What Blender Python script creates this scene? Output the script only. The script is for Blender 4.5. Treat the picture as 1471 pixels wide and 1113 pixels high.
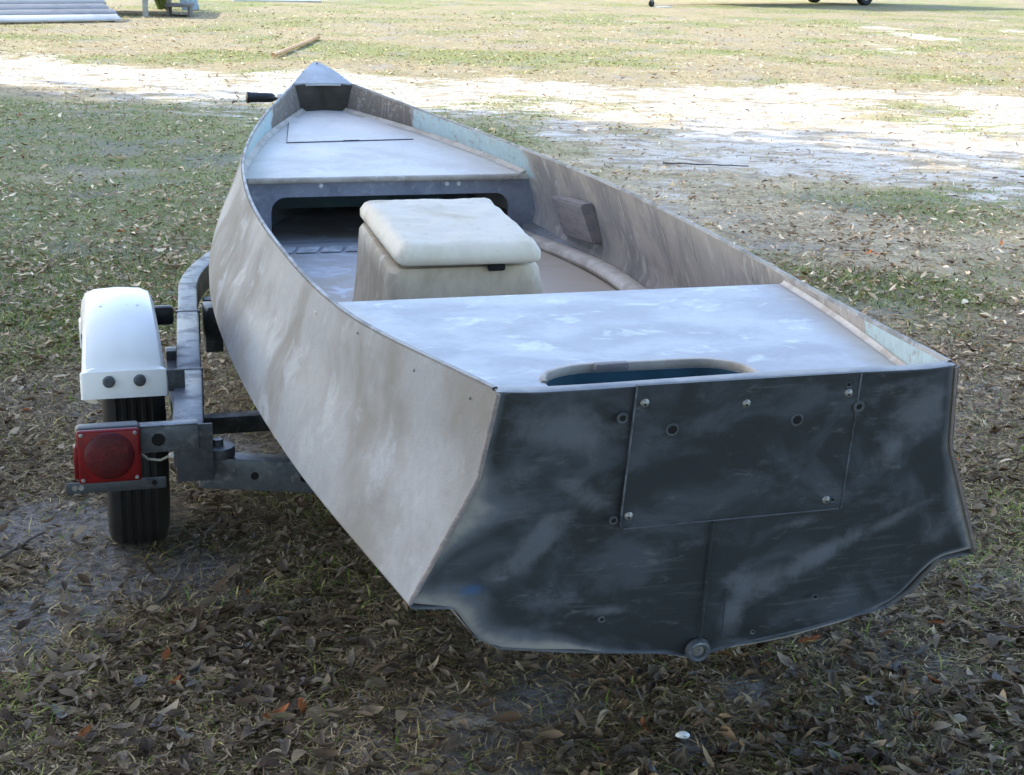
import bpy, bmesh, math, random
import numpy as np
from mathutils import Vector, Matrix, noise as mnoise
from mathutils.geometry import delaunay_2d_cdt

random.seed(7); RNG = np.random.default_rng(11)
for o in list(bpy.data.objects): bpy.data.objects.remove(o)
scene = bpy.context.scene; COL = scene.collection
R = math.radians

# ------------------------------------------------------------------ camera
CAM_H = 1.45
cam = bpy.data.objects.new('camera', bpy.data.cameras.new('camera')); COL.objects.link(cam)
cam.data.sensor_fit = 'HORIZONTAL'; cam.data.sensor_width = 36.0
cam.data.lens = 36.0 * 2134.9 / 1471.0
cam.data.clip_start = 0.05; cam.data.clip_end = 2000
cam.matrix_world = Matrix.Translation((0, 0, CAM_H)) @ Matrix.Rotation(math.pi / 2 - 0.2883, 4, 'X') @ Matrix.Rotation(0.0238, 4, 'Z')
scene.camera = cam

# ------------------------------------------------------------------ world, sun, exposure
SUN_EL, SUN_LEFT = 34.0, 72.0        # height; degrees to the left of straight ahead
w = bpy.data.worlds.new('World'); scene.world = w; w.use_nodes = True
nt = w.node_tree; bg = nt.nodes['Background']
sky = nt.nodes.new('ShaderNodeTexSky'); sky.sky_type = 'NISHITA'; sky.sun_disc = False
sky.sun_elevation = R(SUN_EL); sky.sun_rotation = R(-SUN_LEFT); sky.air_density = 1.0; sky.dust_density = 1.4; sky.ozone_density = 1.0
nt.links.new(sky.outputs[0], bg.inputs[0]); bg.inputs[1].default_value = 0.15
sun = bpy.data.objects.new('sun', bpy.data.lights.new('sun', 'SUN')); COL.objects.link(sun)
sun.data.energy = 2.0; sun.data.angle = R(0.53); sun.data.color = (1.0, 0.93, 0.82)
sd = Vector((-math.cos(R(SUN_EL)) * math.sin(R(SUN_LEFT)), math.cos(R(SUN_EL)) * math.cos(R(SUN_LEFT)), math.sin(R(SUN_EL))))
sun.rotation_euler = sd.to_track_quat('Z', 'Y').to_euler(); sun.location = sd * 40
vs = scene.view_settings; vs.view_transform = 'Standard'; vs.look = 'None'; vs.exposure = 2.15; vs.gamma = 1.0; vs.use_curve_mapping = False
scene.cycles.max_bounces = 5; scene.cycles.diffuse_bounces = 2; scene.cycles.glossy_bounces = 2; scene.cycles.transmission_bounces = 2

# ------------------------------------------------------------------ node material helpers
class NB:
    def __init__(s, name):
        s.m = bpy.data.materials.new(name); s.m.use_nodes = True; s.t = s.m.node_tree
        s.b = s.t.nodes['Principled BSDF']; s.b.inputs['Specular IOR Level'].default_value = 0.4
    def n(s, typ, ins=None, **props):
        x = s.t.nodes.new('ShaderNode' + typ)
        for k, v in props.items(): setattr(x, k, v)
        for k, v in (ins or {}).items():
            if hasattr(v, 'is_output') or isinstance(v, bpy.types.NodeSocket): s.t.links.new(v, x.inputs[k])
            else: x.inputs[k].default_value = v
        return x
    def obj(s): return s.n('TexCoord').outputs['Object']
    def noise(s, vec, scale, detail=4, rough=0.55, dist=0.0, stretch=None, off=0.0):
        if stretch is not None or off:
            vec = s.n('Mapping', {'Vector': vec, 'Scale': stretch or (1, 1, 1), 'Location': (off, off * 1.7, off * 0.6)}).outputs[0]
        return s.n('TexNoise', {'Vector': vec, 'Scale': scale, 'Detail': detail, 'Roughness': rough, 'Distortion': dist}).outputs['Fac']
    def step(s, fac, a, b, lo=0.0, hi=1.0):
        return s.n('MapRange', {'Value': fac, 'From Min': a, 'From Max': b, 'To Min': lo, 'To Max': hi}, interpolation_type='SMOOTHSTEP').outputs[0]
    def mix(s, f, a, b, mode='MIX'):
        x = s.n('Mix', data_type='RGBA', blend_type=mode)
        for k, v in ((0, f), (6, a), (7, b)):
            if isinstance(v, bpy.types.NodeSocket): s.t.links.new(v, x.inputs[k])
            else: x.inputs[k].default_value = (*v, 1) if k else v
        return x.outputs[2]
    def math(s, op, a, b=0.0, clamp=False):
        x = s.n('Math', operation=op, use_clamp=clamp)
        for k, v in ((0, a), (1, b)):
            if isinstance(v, bpy.types.NodeSocket): s.t.links.new(v, x.inputs[k])
            else: x.inputs[k].default_value = v
        return x.outputs[0]
    def set(s, col=None, rough=None, metal=None, spec=None):
        for k, v in (('Base Color', col), ('Roughness', rough), ('Metallic', metal), ('Specular IOR Level', spec)):
            if v is None: continue
            if isinstance(v, bpy.types.NodeSocket): s.t.links.new(v, s.b.inputs[k])
            else: s.b.inputs[k].default_value = (*v, 1) if k == 'Base Color' else v
        return s
    def bump(s, h, strength=0.3, dist=0.01):
        x = s.n('Bump', {'Height': h, 'Strength': strength, 'Distance': dist})
        s.t.links.new(x.outputs[0], s.b.inputs['Normal']); return s

def weathered(name, c1, c2, c3, scale=3.0, lo=.42, hi=.62, rough=.5, spec=.4, speck=None, stretch=None, metal=0.0, bump=.15, paint=None, paint2=None, smudge=None, scratch=0.0, dent=0.0, c3rng=(.53, .70), c3scale=3.1, zpaint=None):
    """c1 base, c2 broad stains, c3 finer worn patches; paint=(colour, [(y0,y1)...]) leftover paint along the hull's length"""
    b = NB(name); v = b.obj()
    a = b.step(b.noise(v, scale, 4, .6, .4, stretch), lo, hi)
    col = b.mix(a, c1, c2)
    d = b.step(b.noise(v, scale * c3scale, 4, .62, .5, stretch, 5.0), *c3rng)
    col = b.mix(d, col, c3)
    if smudge:
        sm_ = b.math('MULTIPLY', b.step(b.noise(v, scale * .8, 3, .5, .3, None, 31.0), .50, .66), b.step(b.noise(v, scale * 4.2, 5, .6, .3, (1, 1, .6), 17.0), .42, .74))
        col = b.mix(b.math('MULTIPLY', sm_, .7), col, smudge)
    for paint in [p for p in (paint, paint2) if p]:
        y = b.n('SeparateXYZ', {0: v}).outputs[1]
        jit = b.math('MULTIPLY', b.math('SUBTRACT', b.noise(v, 26, 4, .6), .5), .10)
        yy = b.math('ADD', y, jit); tot = None
        for (y0, y1) in paint[1]:
            f = b.math('MULTIPLY', b.step(yy, y0 - .008, y0 + .008), b.step(yy, y1 - .008, y1 + .008, 1, 0))
            tot = f if tot is None else b.math('MAXIMUM', tot, f)
        chips = b.step(b.math('ADD', b.noise(v, 60, 3, .7), b.math('MULTIPLY', b.noise(v, 9, 3, .6, 0, None, 4.0), .5)), .80, .92, .95, .15)
        if zpaint and paint is not paint2: chips = b.math('MULTIPLY', chips, b.step(b.n('SeparateXYZ', {0: v}).outputs[2], zpaint, zpaint + .01))
        col = b.mix(b.math('MULTIPLY', tot, chips), col, paint[0])
    f = b.noise(v, 55, 4, .7, .3, stretch, 9.0)
    if scratch:
        for ang, k_ in ((.5, 0.0), (-.35, 40.0)):
            rv_ = b.n('Mapping', {'Vector': v, 'Rotation': (ang, ang * .6, ang), 'Scale': (.9, .9, .05), 'Location': (k_, 0, 0)}).outputs[0]
            sc_ = b.n('TexNoise', {'Vector': rv_, 'Scale': 70.0, 'Detail': 3.0, 'Roughness': .6}).outputs['Fac']
            col = b.mix(b.math('MULTIPLY', b.step(sc_, .60, .70, 0, scratch), b.step(b.noise(v, 2.7, 3, .5, 0, None, k_ + 3), .42, .6)), col, tuple(min(1, x * 1.45) for x in c3))
    col = b.mix(b.step(f, .35, .7, 0, .22), col, tuple(x * .55 for x in c1))
    if speck: col = b.mix(b.step(b.noise(v, 130, 3, .6, 0, None, 2.), .68, .74), col, speck)
    b.set(col, b.step(a, 0, 1, rough - .06, rough + .10), metal, spec)
    hh = b.math('ADD', f, b.noise(v, 240, 3, .6))
    if dent: hh = b.math('ADD', hh, b.math('MULTIPLY', b.noise(v, 7, 3, .5), dent))
    b.bump(hh, bump, .003)
    return b.m

def plain(name, c, rough=.6, metal=0.0, spec=.4, var=.25, scale=14, bump=.1):
    b = NB(name); v = b.obj()
    f = b.noise(v, scale, 5, .6, .3)
    col = b.mix(b.step(f, .3, .72), tuple(x * (1 - var) for x in c), tuple(min(1, x * (1 + var)) for x in c))
    b.set(col, b.step(f, .2, .8, rough - .08, rough + .08), metal, spec); b.bump(b.noise(v, 160, 4, .6), bump, .002)
    return b.m

MAT = {}
MAT['hull'] = weathered('sanded_hull', (.265, .285, .318), (.20, .188, .173), (.315, .335, .365), 3.0, .38, .66, .58, .3, None, (1, 1, 1), smudge=(.12, .117, .117), dent=5.0, scratch=.05)
MAT['hull_bottom'] = weathered('hull_bottom', (.30, .29, .27), (.2, .18, .16), (.4, .4, .4), 3, .42, .62, .6)
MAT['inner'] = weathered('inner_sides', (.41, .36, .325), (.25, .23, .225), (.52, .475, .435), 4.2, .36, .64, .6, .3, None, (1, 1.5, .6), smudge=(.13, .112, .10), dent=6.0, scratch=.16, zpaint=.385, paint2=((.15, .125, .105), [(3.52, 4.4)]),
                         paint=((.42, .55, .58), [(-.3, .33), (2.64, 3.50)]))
MAT['deck_aft'] = weathered('aft_deck_sanded', (.49, .51, .545), (.43, .44, .465), (.63, .67, .69), 4.0, .36, .66, .5, .4, None, (1, 1.3, 1), c3rng=(.55, .68), c3scale=2.6)
def add_worn_edges(m, tan):
    # sanded-through tan strip along both sides of the aft deck
    t = m.node_tree; b = NB.__new__(NB); b.m = m; b.t = t; b.b = t.nodes['Principled BSDF']; v = b.obj(); sp = b.n('SeparateXYZ', {0: v})
    e = b.math('SUBTRACT', b.math('ABSOLUTE', sp.outputs[0]), b.math('ADD', b.math('MULTIPLY', sp.outputs[1], .13), .395))
    e = b.math('ADD', e, b.math('MULTIPLY', b.math('SUBTRACT', b.noise(v, 12, 5, .6, .3), .5), .10))
    src = b.b.inputs['Base Color'].links[0].from_socket; t.links.new(b.mix(b.step(e, -.075, .0, 0, .85), src, tan), b.b.inputs['Base Color'])
add_worn_edges(MAT['deck_aft'], (.42, .38, .33))
def stain_starboard(m, c):
    t = m.node_tree; b = NB.__new__(NB); b.m = m; b.t = t; b.b = t.nodes['Principled BSDF']; v = b.obj(); sp = b.n('SeparateXYZ', {0: v})
    e = b.math('ADD', sp.outputs[0], b.math('MULTIPLY', b.math('SUBTRACT', b.noise(v, 6, 4, .6, .3), .5), .5))
    src = b.b.inputs['Base Color'].links[0].from_socket; t.links.new(b.mix(b.step(e, -.05, .18, 0, .85), src, c), b.b.inputs['Base Color'])
MAT['deck_fore'] = weathered('foredeck_sanded', (.645, .60, .555), (.58, .53, .475), (.68, .645, .605), 3.0, .44, .64, .48, .4)
MAT['cap'] = weathered('bow_cap_sanded', (.44, .47, .515), (.38, .40, .43), (.49, .51, .53), 6.0, .44, .64, .5, .4)
MAT['floor'] = weathered('cockpit_floor', (.42, .42, .44), (.38, .33, .285), (.52, .54, .58), 3.4, .44, .62, .5, .4)
stain_starboard(MAT['floor'], (.42, .335, .255))
MAT['tan'] = weathered('bare_fibreglass', (.50, .44, .38), (.39, .335, .28), (.56, .52, .47), 9, .42, .62, .6)
MAT['lip'] = weathered('worn_gunwale', (.22, .22, .225), (.16, .155, .15), (.30, .30, .31), 9, .42, .62, .5)
MAT['bulk'] = weathered('bulkhead_blue_grey', (.27, .29, .35), (.20, .215, .265), (.38, .40, .45), 7, .42, .62, .55, .4, (.5, .52, .55))
MAT['teal'] = plain('teal_paint', (.05, .14, .20), .5, var=.2, scale=6)
MAT['teal_dark'] = plain('teal_grey_paint', (.10, .17, .19), .6, var=.2, scale=6)
MAT['wood'] = weathered('grey_plywood', (.30, .265, .26), (.24, .22, .23), (.36, .31, .28), 14, .42, .62, .7, .2, None, (1, 1, 4))
MAT['steel'] = weathered('galvanised_steel', (.115, .13, .15), (.085, .098, .115), (.19, .205, .225), 16, .44, .64, .5, .5, None, None, .35)
MAT['steel_dark'] = weathered('dull_dark_steel', (.07, .08, .095), (.05, .055, .06), (.12, .13, .145), 16, .44, .64, .55, .5, None, None, .3)
MAT['bolt'] = plain('screw_steel', (.30, .30, .295), .5, .6, .5, .3, 60)
MAT['plate_lip'] = plain('plate_lip', (.11, .125, .15), .5, var=.6, scale=30)
MAT['pad'] = plain('tread_pad_grey', (.40, .42, .45), .6, var=.3, scale=20)
MAT['hole'] = plain('hole_dark', (.012, .012, .013), .9)
MAT['rubber'] = plain('tyre_rubber', (.012, .012, .0125), .75, 0, .3, .3, 20, .2)
MAT['black'] = plain('black_plastic', (.015, .016, .02), .45, 0, .5, .2, 20)
MAT['rim'] = plain('white_wheel_steel', (.6, .6, .6), .4)
MAT['white'] = plain('white_fender_plastic', (.80, .81, .80), .34, 0, .5, .05, 5, .03)
MAT['wire'] = plain('pale_wire', (.42, .40, .33), .5)
MAT['carpet'] = plain('bunk_carpet', (.05, .05, .055), .95)

def cushion_mat():
    b = NB('dirty_canvas'); v = b.obj()
    a = b.noise(v, 5, 5, .6, .7); d = b.noise(v, 22, 5, .65, .5)
    col = b.mix(b.step(a, .45, .68), (.72, .66, .56), (.60, .53, .41))
    col = b.mix(b.step(d, .56, .72, 0, .55), col, (.50, .44, .33))
    b.set(col, .8, 0, .2); wv = b.n('TexWave', {'Vector': v, 'Scale': 160, 'Distortion': 2.0}).outputs['Fac']
    b.bump(b.math('ADD', b.math('MULTIPLY', a, 2.2), b.math('MULTIPLY', wv, .12)), .35, .012); return b.m
MAT['cushion'] = cushion_mat()
MAT['box'] = weathered('stained_box', (.70, .585, .43), (.54, .44, .31), (.76, .67, .55), 6, .42, .64, .65, .3, None, (1, 1, .6))

def transom_mat(name, edge=True):
    b = NB(name); v = b.obj()
    base = (.030, .037, .043)
    h1 = b.noise(v, 6.0, 5, .6, .5, (1, 1, 1.25))
    h2 = b.noise(v, 7.0, 6, .62, .3, (.7, 1, 1.5), 4.0)
    h3 = b.noise(v, 26, 4, .7, .2, (.6, 1, 1.6), 8.0)
    col = b.mix(b.step(h1, .47, .64, 0, .8), base, (.070, .084, .108))
    col = b.mix(b.step(h2, .58, .70, 0, .55), col, (.115, .13, .16))
    col = b.mix(b.step(h3, .58, .78, 0, .35), col, (.22, .235, .26))
    for ang, k_ in (((.35, 0.0), (1.2, 90.0)) if edge else ((.06, 0.0),)):
        rv_ = b.n('Mapping', {'Vector': v, 'Rotation': (0, ang, 0), 'Scale': (.06, 1, 1), 'Location': (k_, 0, 0)}).outputs[0]
        sc_ = b.n('TexNoise', {'Vector': rv_, 'Scale': 95.0, 'Detail': 3.0, 'Roughness': .65}).outputs['Fac']
        col = b.mix(b.math('MULTIPLY', b.step(sc_, .56, .70, 0, .14 if edge else .28), b.step(b.noise(v, 5.0, 2, .5, 0, None, k_ + 7), .46, .62)), col, (.17, .185, .21))
    if edge:
        ck = b.n('Attribute', attribute_name='chalk').outputs['Fac']
        cn = b.math('ADD', ck, b.math('MULTIPLY', b.math('SUBTRACT', b.noise(v, 16, 5, .66, .6, None, 2.0), .5), 1.5))
        col = b.mix(b.step(cn, .22, .95, 0, .72), col, (.14, .155, .185))
    if edge:
        e = b.n('Attribute', attribute_name='edge').outputs['Fac']
        en = b.math('ADD', e, b.math('MULTIPLY', b.math('SUBTRACT', b.noise(v, 11, 5, .62, .4, None, 1.0), .5), .75))
        col = b.mix(b.step(en, .15, .75, 0, .8), col, (.15, .168, .205))
        col = b.mix(b.step(en, .55, .95), col, (.36, .35, .34))
        bl = b.n('Attribute', attribute_name='blue').outputs['Fac']
        col = b.mix(b.step(b.math('ADD', bl, b.math('MULTIPLY', b.math('SUBTRACT', h2, .5), .8)), .45, .95, 0, .8), col, (.03, .12, .30))
    b.set(col, b.step(h1, .3, .7, .42, .60), 0, .4)
    b.bump(b.math('ADD', h3, b.noise(v, 200, 3, .6)), .18, .003); return b.m
MAT['transom'] = transom_mat('transom_black_sanded'); MAT['plate'] = transom_mat('transom_plate_black', False)

def lens_mat():
    b = NB('red_lens'); v = b.obj()
    col = b.mix(b.step(b.noise(v, 18, 4, .6, .5), .4, .65), (.20, .005, .008), (.13, .006, .009))
    b.set(col, .38, 0, .4); b.bump(b.n('TexWave', {'Vector': v, 'Scale': 90.0}).outputs['Fac'], .12, .002); return b.m
MAT['lens'] = lens_mat()
def lens_core():
    b = NB('dull_red_lens'); v = b.obj()
    b.set(b.mix(b.step(b.noise(v, 30, 4, .6, .5), .4, .62), (.07, .007, .010), (.11, .008, .010)), .55, 0, .35)
    b.bump(b.n('TexVoronoi', {'Vector': v, 'Scale': 180.0}).outputs['Distance'], .3, .002); return b.m
MAT['lens_core'] = lens_core()

# ------------------------------------------------------------------ mesh helpers
def link(name, me, mat=None, parent=None, smooth=False):
    if mat is not None:
        for m in (mat if isinstance(mat, (list, tuple)) else [mat]): me.materials.append(m)
    if smooth:
        me.polygons.foreach_set('use_smooth', [True] * len(me.polygons))
    o = bpy.data.objects.new(name, me); COL.objects.link(o)
    if parent is not None: o.parent = parent
    return o
def pyo(name, verts, faces, mat, parent=None, smooth=False):
    me = bpy.data.meshes.new(name); me.from_pydata([tuple(v) for v in verts], [], faces); me.validate(); me.update()
    return link(name, me, mat, parent, smooth)
def bmo(name, bm, mat, parent=None, smooth=False):
    bmesh.ops.recalc_face_normals(bm, faces=bm.faces[:])
    me = bpy.data.meshes.new(name); bm.to_mesh(me); bm.free(); return link(name, me, mat, parent, smooth)
def autosmooth(o, ang=35):
    me = o.data; me.polygons.foreach_set('use_smooth', [True] * len(me.polygons))
    me.set_sharp_from_angle(angle=R(ang)); return o
def box_bm(c, s, bev=.004, rot=None, seg=2):
    bm = bmesh.new(); bmesh.ops.create_cube(bm, size=1)
    bmesh.ops.scale(bm, vec=s, verts=bm.verts)
    if bev: bmesh.ops.bevel(bm, geom=bm.edges[:], offset=min(bev, min(s) * .45), segments=seg, affect='EDGES', profile=.5)
    if rot is not None: bmesh.ops.transform(bm, matrix=rot, verts=bm.verts)
    bmesh.ops.translate(bm, vec=c, verts=bm.verts); return bm
def box(name, c, s, mat, parent=None, bev=.004, rot=None):
    return autosmooth(bmo(name, box_bm(c, s, bev, rot), mat, parent))
def beam(name, p0, p1, wd, ht, mat, parent=None, bev=.006, up=(0, 0, 1)):
    """box beam whose TOP centre line runs p0-p1"""
    p0, p1 = Vector(p0), Vector(p1); d = (p1 - p0); L = d.length; y = d.normalized(); x = y.cross(Vector(up)).normalized(); z = x.cross(y)
    rot = Matrix((x, y, z)).transposed().to_4x4()
    return box(name, (p0 + p1) / 2 - z * ht / 2, (wd, L, ht), mat, parent, bev, rot)
def sweep(name, pts, prof, mat, parent=None, closed=True, smooth=True, ang=40, up=(0, 0, 1), caps=True):
    """profile (x,z) list swept along pts"""
    pts = [Vector(p) for p in pts]; V = []; F = []; n = len(prof)
    for i, p in enumerate(pts):
        t = (pts[min(i + 1, len(pts) - 1)] - pts[max(i - 1, 0)]).normalized()
        x = t.cross(Vector(up)).normalized(); z = x.cross(t)
        for a, b in prof: V.append(p + x * a + z * b)
    for i in range(len(pts) - 1):
        for j in range(n if closed else n - 1):
            k = (j + 1) % n; F.append((i * n + j, i * n + k, (i + 1) * n + k, (i + 1) * n + j))
    if closed and caps: F.append(tuple(range(n - 1, -1, -1))); F.append(tuple(range((len(pts) - 1) * n, len(pts) * n)))
    o = pyo(name, V, F, mat, parent)
    bm = bmesh.new(); bm.from_mesh(o.data); bmesh.ops.recalc_face_normals(bm, faces=bm.faces[:]); bm.to_mesh(o.data); bm.free()
    return autosmooth(o, ang) if smooth else o
def circ(r, n=12, sx=1, sz=1): return [(r * sx * math.cos(2 * math.pi * i / n), r * sz * math.sin(2 * math.pi * i / n)) for i in range(n)]
def rrect(w_, h_, r, n=3):
    P = []
    for cx, cz, a0 in ((w_ / 2 - r, h_ / 2 - r, 0), (-w_ / 2 + r, h_ / 2 - r, 90), (-w_ / 2 + r, -h_ / 2 + r, 180), (w_ / 2 - r, -h_ / 2 + r, 270)):
        for k in range(n + 1):
            a = R(a0 + 90 * k / n); P.append((cx + r * math.cos(a), cz + r * math.sin(a)))
    return P
def lathe(name, prof, mat, parent=None, n=32, mtx=None, ang=40, closed=False):
    """profile (r, h) about local Z"""
    V = []; F = []; m = len(prof)
    for i in range(n):
        a = 2 * math.pi * i / n
        for r, h in prof: V.append((r * math.cos(a), r * math.sin(a), h))
    for i in range(n):
        k = (i + 1) % n
        for j in range(m if closed else m - 1):
            q = (j + 1) % m; F.append((i * m + j, k * m + j, k * m + q, i * m + q))
    bm = bmesh.new(); vv = [bm.verts.new(v) for v in V]
    for f in F:
        try: bm.faces.new([vv[i] for i in f])
        except ValueError: pass
    bmesh.ops.remove_doubles(bm, verts=bm.verts, dist=1e-6)
    if mtx is not None: bmesh.ops.transform(bm, matrix=mtx, verts=bm.verts)
    return autosmooth(bmo(name, bm, mat, parent), ang)
def frame(origin, zaxis, xhint=(1, 0, 0)):
    z = Vector(zaxis).normalized(); x = (Vector(xhint) - z * Vector(xhint).dot(z)).normalized(); y = z.cross(x)
    return Matrix.Translation(origin) @ Matrix((x, y, z)).transposed().to_4x4()
def empty(name, loc, rz=0, label=None, cat=None, group=None):
    o = bpy.data.objects.new(name, None); COL.objects.link(o); o.location = loc; o.rotation_euler = (0, 0, rz); o.empty_display_size = .1
    tag(o, label, cat, group); return o
def tag(o, label=None, cat=None, group=None, kind=None):
    if label: o['label'] = label
    if cat: o['category'] = cat
    if group: o['group'] = group
    if kind: o['kind'] = kind
    return o
def cr(t, v):
    t = min(max(t, 0), 1) * (len(v) - 1); i = min(int(t), len(v) - 2); u = t - i
    vp = [2 * v[0] - v[1]] + list(v) + [2 * v[-1] - v[-2]]; p0, p1, p2, p3 = vp[i:i + 4]
    return .5 * (2 * p1 + (-p0 + p2) * u + (2 * p0 - 5 * p1 + 4 * p2 - p3) * u * u + (-p0 + 3 * p1 - 3 * p2 + p3) * u ** 3)
def lerp(a, b, t): return a + (b - a) * t
def flat_poly(name, outer, holes, zf, thick, mat, parent):
    """horizontal-ish plate with holes; zf(x,y) top height"""
    vs_, ed = [], []
    for loop in [outer] + holes:
        n0 = len(vs_); vs_ += [Vector(p) for p in loop]; ed += [(n0 + i, n0 + (i + 1) % len(loop)) for i in range(len(loop))]
    rv, re, rf, *_ = delaunay_2d_cdt(vs_, ed, [], 2 if not holes else 4, 1e-6)
    rf = [f for f in rf]
    def inside(p, loop):
        c = False; n = len(loop); j = n - 1
        for i in range(n):
            if (loop[i][1] > p[1]) != (loop[j][1] > p[1]) and p[0] < (loop[j][0] - loop[i][0]) * (p[1] - loop[i][1]) / (loop[j][1] - loop[i][1]) + loop[i][0]: c = not c
            j = i
        return c
    keep = []
    for f in rf:
        c = sum((Vector(rv[i]) for i in f), Vector((0, 0))) / len(f)
        if inside(c, outer) and not any(inside(c, h) for h in holes): keep.append(f)
    bm = bmesh.new(); vv = [bm.verts.new((p[0], p[1], zf(p[0], p[1]))) for p in rv]
    for f in keep: bm.faces.new([vv[i] for i in f])
    bmesh.ops.recalc_face_normals(bm, faces=bm.faces[:])
    if sum(f.normal.z for f in bm.faces) < 0: bmesh.ops.reverse_faces(bm, faces=bm.faces[:])
    ex = bmesh.ops.extrude_face_region(bm, geom=bm.faces[:])
    bmesh.ops.translate(bm, vec=(0, 0, -thick), verts=[g for g in ex['geom'] if isinstance(g, bmesh.types.BMVert)])
    bmesh.ops.delete(bm, geom=[v for v in bm.verts if not v.link_faces], context='VERTS')
    return autosmooth(bmo(name, bm, mat, parent), 30)

# ================================================================== GROUND
def vnoise(x, y, seed):
    r = np.random.default_rng(seed).random((256, 256)); xi = np.floor(x).astype(int); yi = np.floor(y).astype(int); fx = x - xi; fy = y - yi
    fx = fx * fx * (3 - 2 * fx); fy = fy * fy * (3 - 2 * fy); g = lambda a, b: r[a % 256, b % 256]
    return (g(xi, yi) * (1 - fx) + g(xi + 1, yi) * fx) * (1 - fy) + (g(xi, yi + 1) * (1 - fx) + g(xi + 1, yi + 1) * fx) * fy
def fbm(x, y, sc, seed, oct_=4):
    s = 0; a = .5; t = 0
    for k in range(oct_): s = s + a * vnoise(x * sc + 37.3 * k, y * sc + 11.1 * k, seed + k); t += a; a *= .55; sc *= 2.03
    return s / t
def sst(a, b, x): t = np.clip((x - a) / (b - a), 0, 1); return t * t * (3 - 2 * t)
def sand_field(x, y):
    yn = np.interp(x, [-9, -5, -3, -1, .3, 1.1, 2, 3.2, 8], [15.5, 14.3, 13.7, 12.7, 10.6, 9.3, 9.0, 8.7, 8.4])
    yf = np.interp(x, [-9, -6.4, -2.7, -1.6, .1, 2, 4.3, 8], [20, 18.9, 18.2, 16.8, 16.9, 17.5, 17.1, 16.2])
    d = np.clip(np.minimum((y - yn) / 1.5, (yf - y) / 1.2), -1.5, 1)
    n = fbm(x * .8, y * .45, 1.2, 5, 5)
    s = d * .72 + (n - .5) * 2.6 + .20 + .10 * sst(-1.0, -3.5, x)
    sp = 1 - np.hypot((x - 9.0) / 4.5, (y - 28) / 7.0); sp2 = 1 - np.hypot((x - 7.5) / 3.0, (y - 21) / 1.8)
    s2 = np.maximum(sp, sp2) * .55 + (fbm(x * .8, y * .35, 1.0, 25, 5) - .62) * 3.4
    fl = 1 - np.hypot((x + 1.9) / 1.4, (y - 20.5) / .8); s3 = fl * .6 + (n - .6) * 2.5
    return np.clip(sst(-.15, 1.15, s) * .92 + .9 * sst(.05, .8, s2) * (y > 17) + .6 * sst(.1, .8, s3), 0, 1)
def bare_field(x, y):
    n = fbm(x, y, 2.4, 61, 4); b = 0
    for cx_, cy_, r_ in ((-1.22, 3.55, .34), (-1.12, 2.95, .30), (-.95, 3.25, .28), (-1.0, 3.05, .2), (.36, 2.52, .09), (.5, 2.75, .1)):
        b = np.maximum(b, 1 - np.hypot(x - cx_, y - cy_) / r_)
    return np.clip(sst(.0, .5, b + (n - .5) * 1.2) * (b > -1.2), 0, 1)
def green_field(x, y):
    n = fbm(x, y, .75, 41, 4); left = sst(1.0, -2.0, x) * sst(4.2, 6.0, y) * sst(14.8, 13.2, y) * .42
    far = sst(15, 20, y) * .07; rt = sst(.8, 2, x) * sst(6, 7.5, y) * sst(10, 9, y) * .14
    near = -sst(5.0, 3.2, y) * .06
    return sst(.50, .74, n + left + far + rt + near)
def height(x, y):
    return (fbm(x, y, 1.6, 71, 3) - .5) * .03 * sst(1.0, 2.5, np.abs(y)) + (fbm(x, y, 7, 75, 3) - .5) * .014
def axis(lo, hi, dense0, dense1, d0, grow):
    a = list(np.arange(dense0, dense1, d0)); s = d0; v = a[-1]
    while v < hi: s *= grow; v += s; a.append(v)
    s = d0; v = a[0]; b = []
    while v > lo: s *= grow; v -= s; b.append(v)
    return np.array(b[::-1] + a)
gx = axis(-300, 300, -2.5, 2.5, .045, 1.03); gy = axis(-60, 420, 2.0, 7.0, .045, 1.022)
GX, GY = np.meshgrid(gx, gy); gz = height(GX, GY) * sst(400, 30, np.hypot(GX, GY))
# ground stays flat where the trailer's tyres stand
gz *= sst(.10, .35, np.hypot(GX + .936, GY - 3.62))
NX, NY = len(gx), len(gy)
gv = np.stack([GX, GY, gz], -1).reshape(-1, 3)
ii = (np.arange(NY - 1)[:, None] * NX + np.arange(NX - 1)[None]).ravel()
gq = np.stack([ii, ii + 1, ii + 1 + NX, ii + NX], 1)
def np_mesh(name, V, Q, attrs=None):
    me = bpy.data.meshes.new(name); nv, nf, k = len(V), len(Q), Q.shape[1]
    me.vertices.add(nv); me.vertices.foreach_set('co', np.ascontiguousarray(V, np.float32).ravel())
    me.loops.add(nf * k); me.loops.foreach_set('vertex_index', np.ascontiguousarray(Q, np.int32).ravel())
    me.polygons.add(nf); me.polygons.foreach_set('loop_start', np.arange(0, nf * k, k, dtype=np.int32))
    me.update(calc_edges=True)
    for nm, typ, arr in attrs or []:
        a = me.attributes.new(nm, typ, 'POINT'); a.data.foreach_set('color' if typ == 'FLOAT_COLOR' else 'value', np.ascontiguousarray(arr, np.float32).ravel())
    return me
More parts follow.
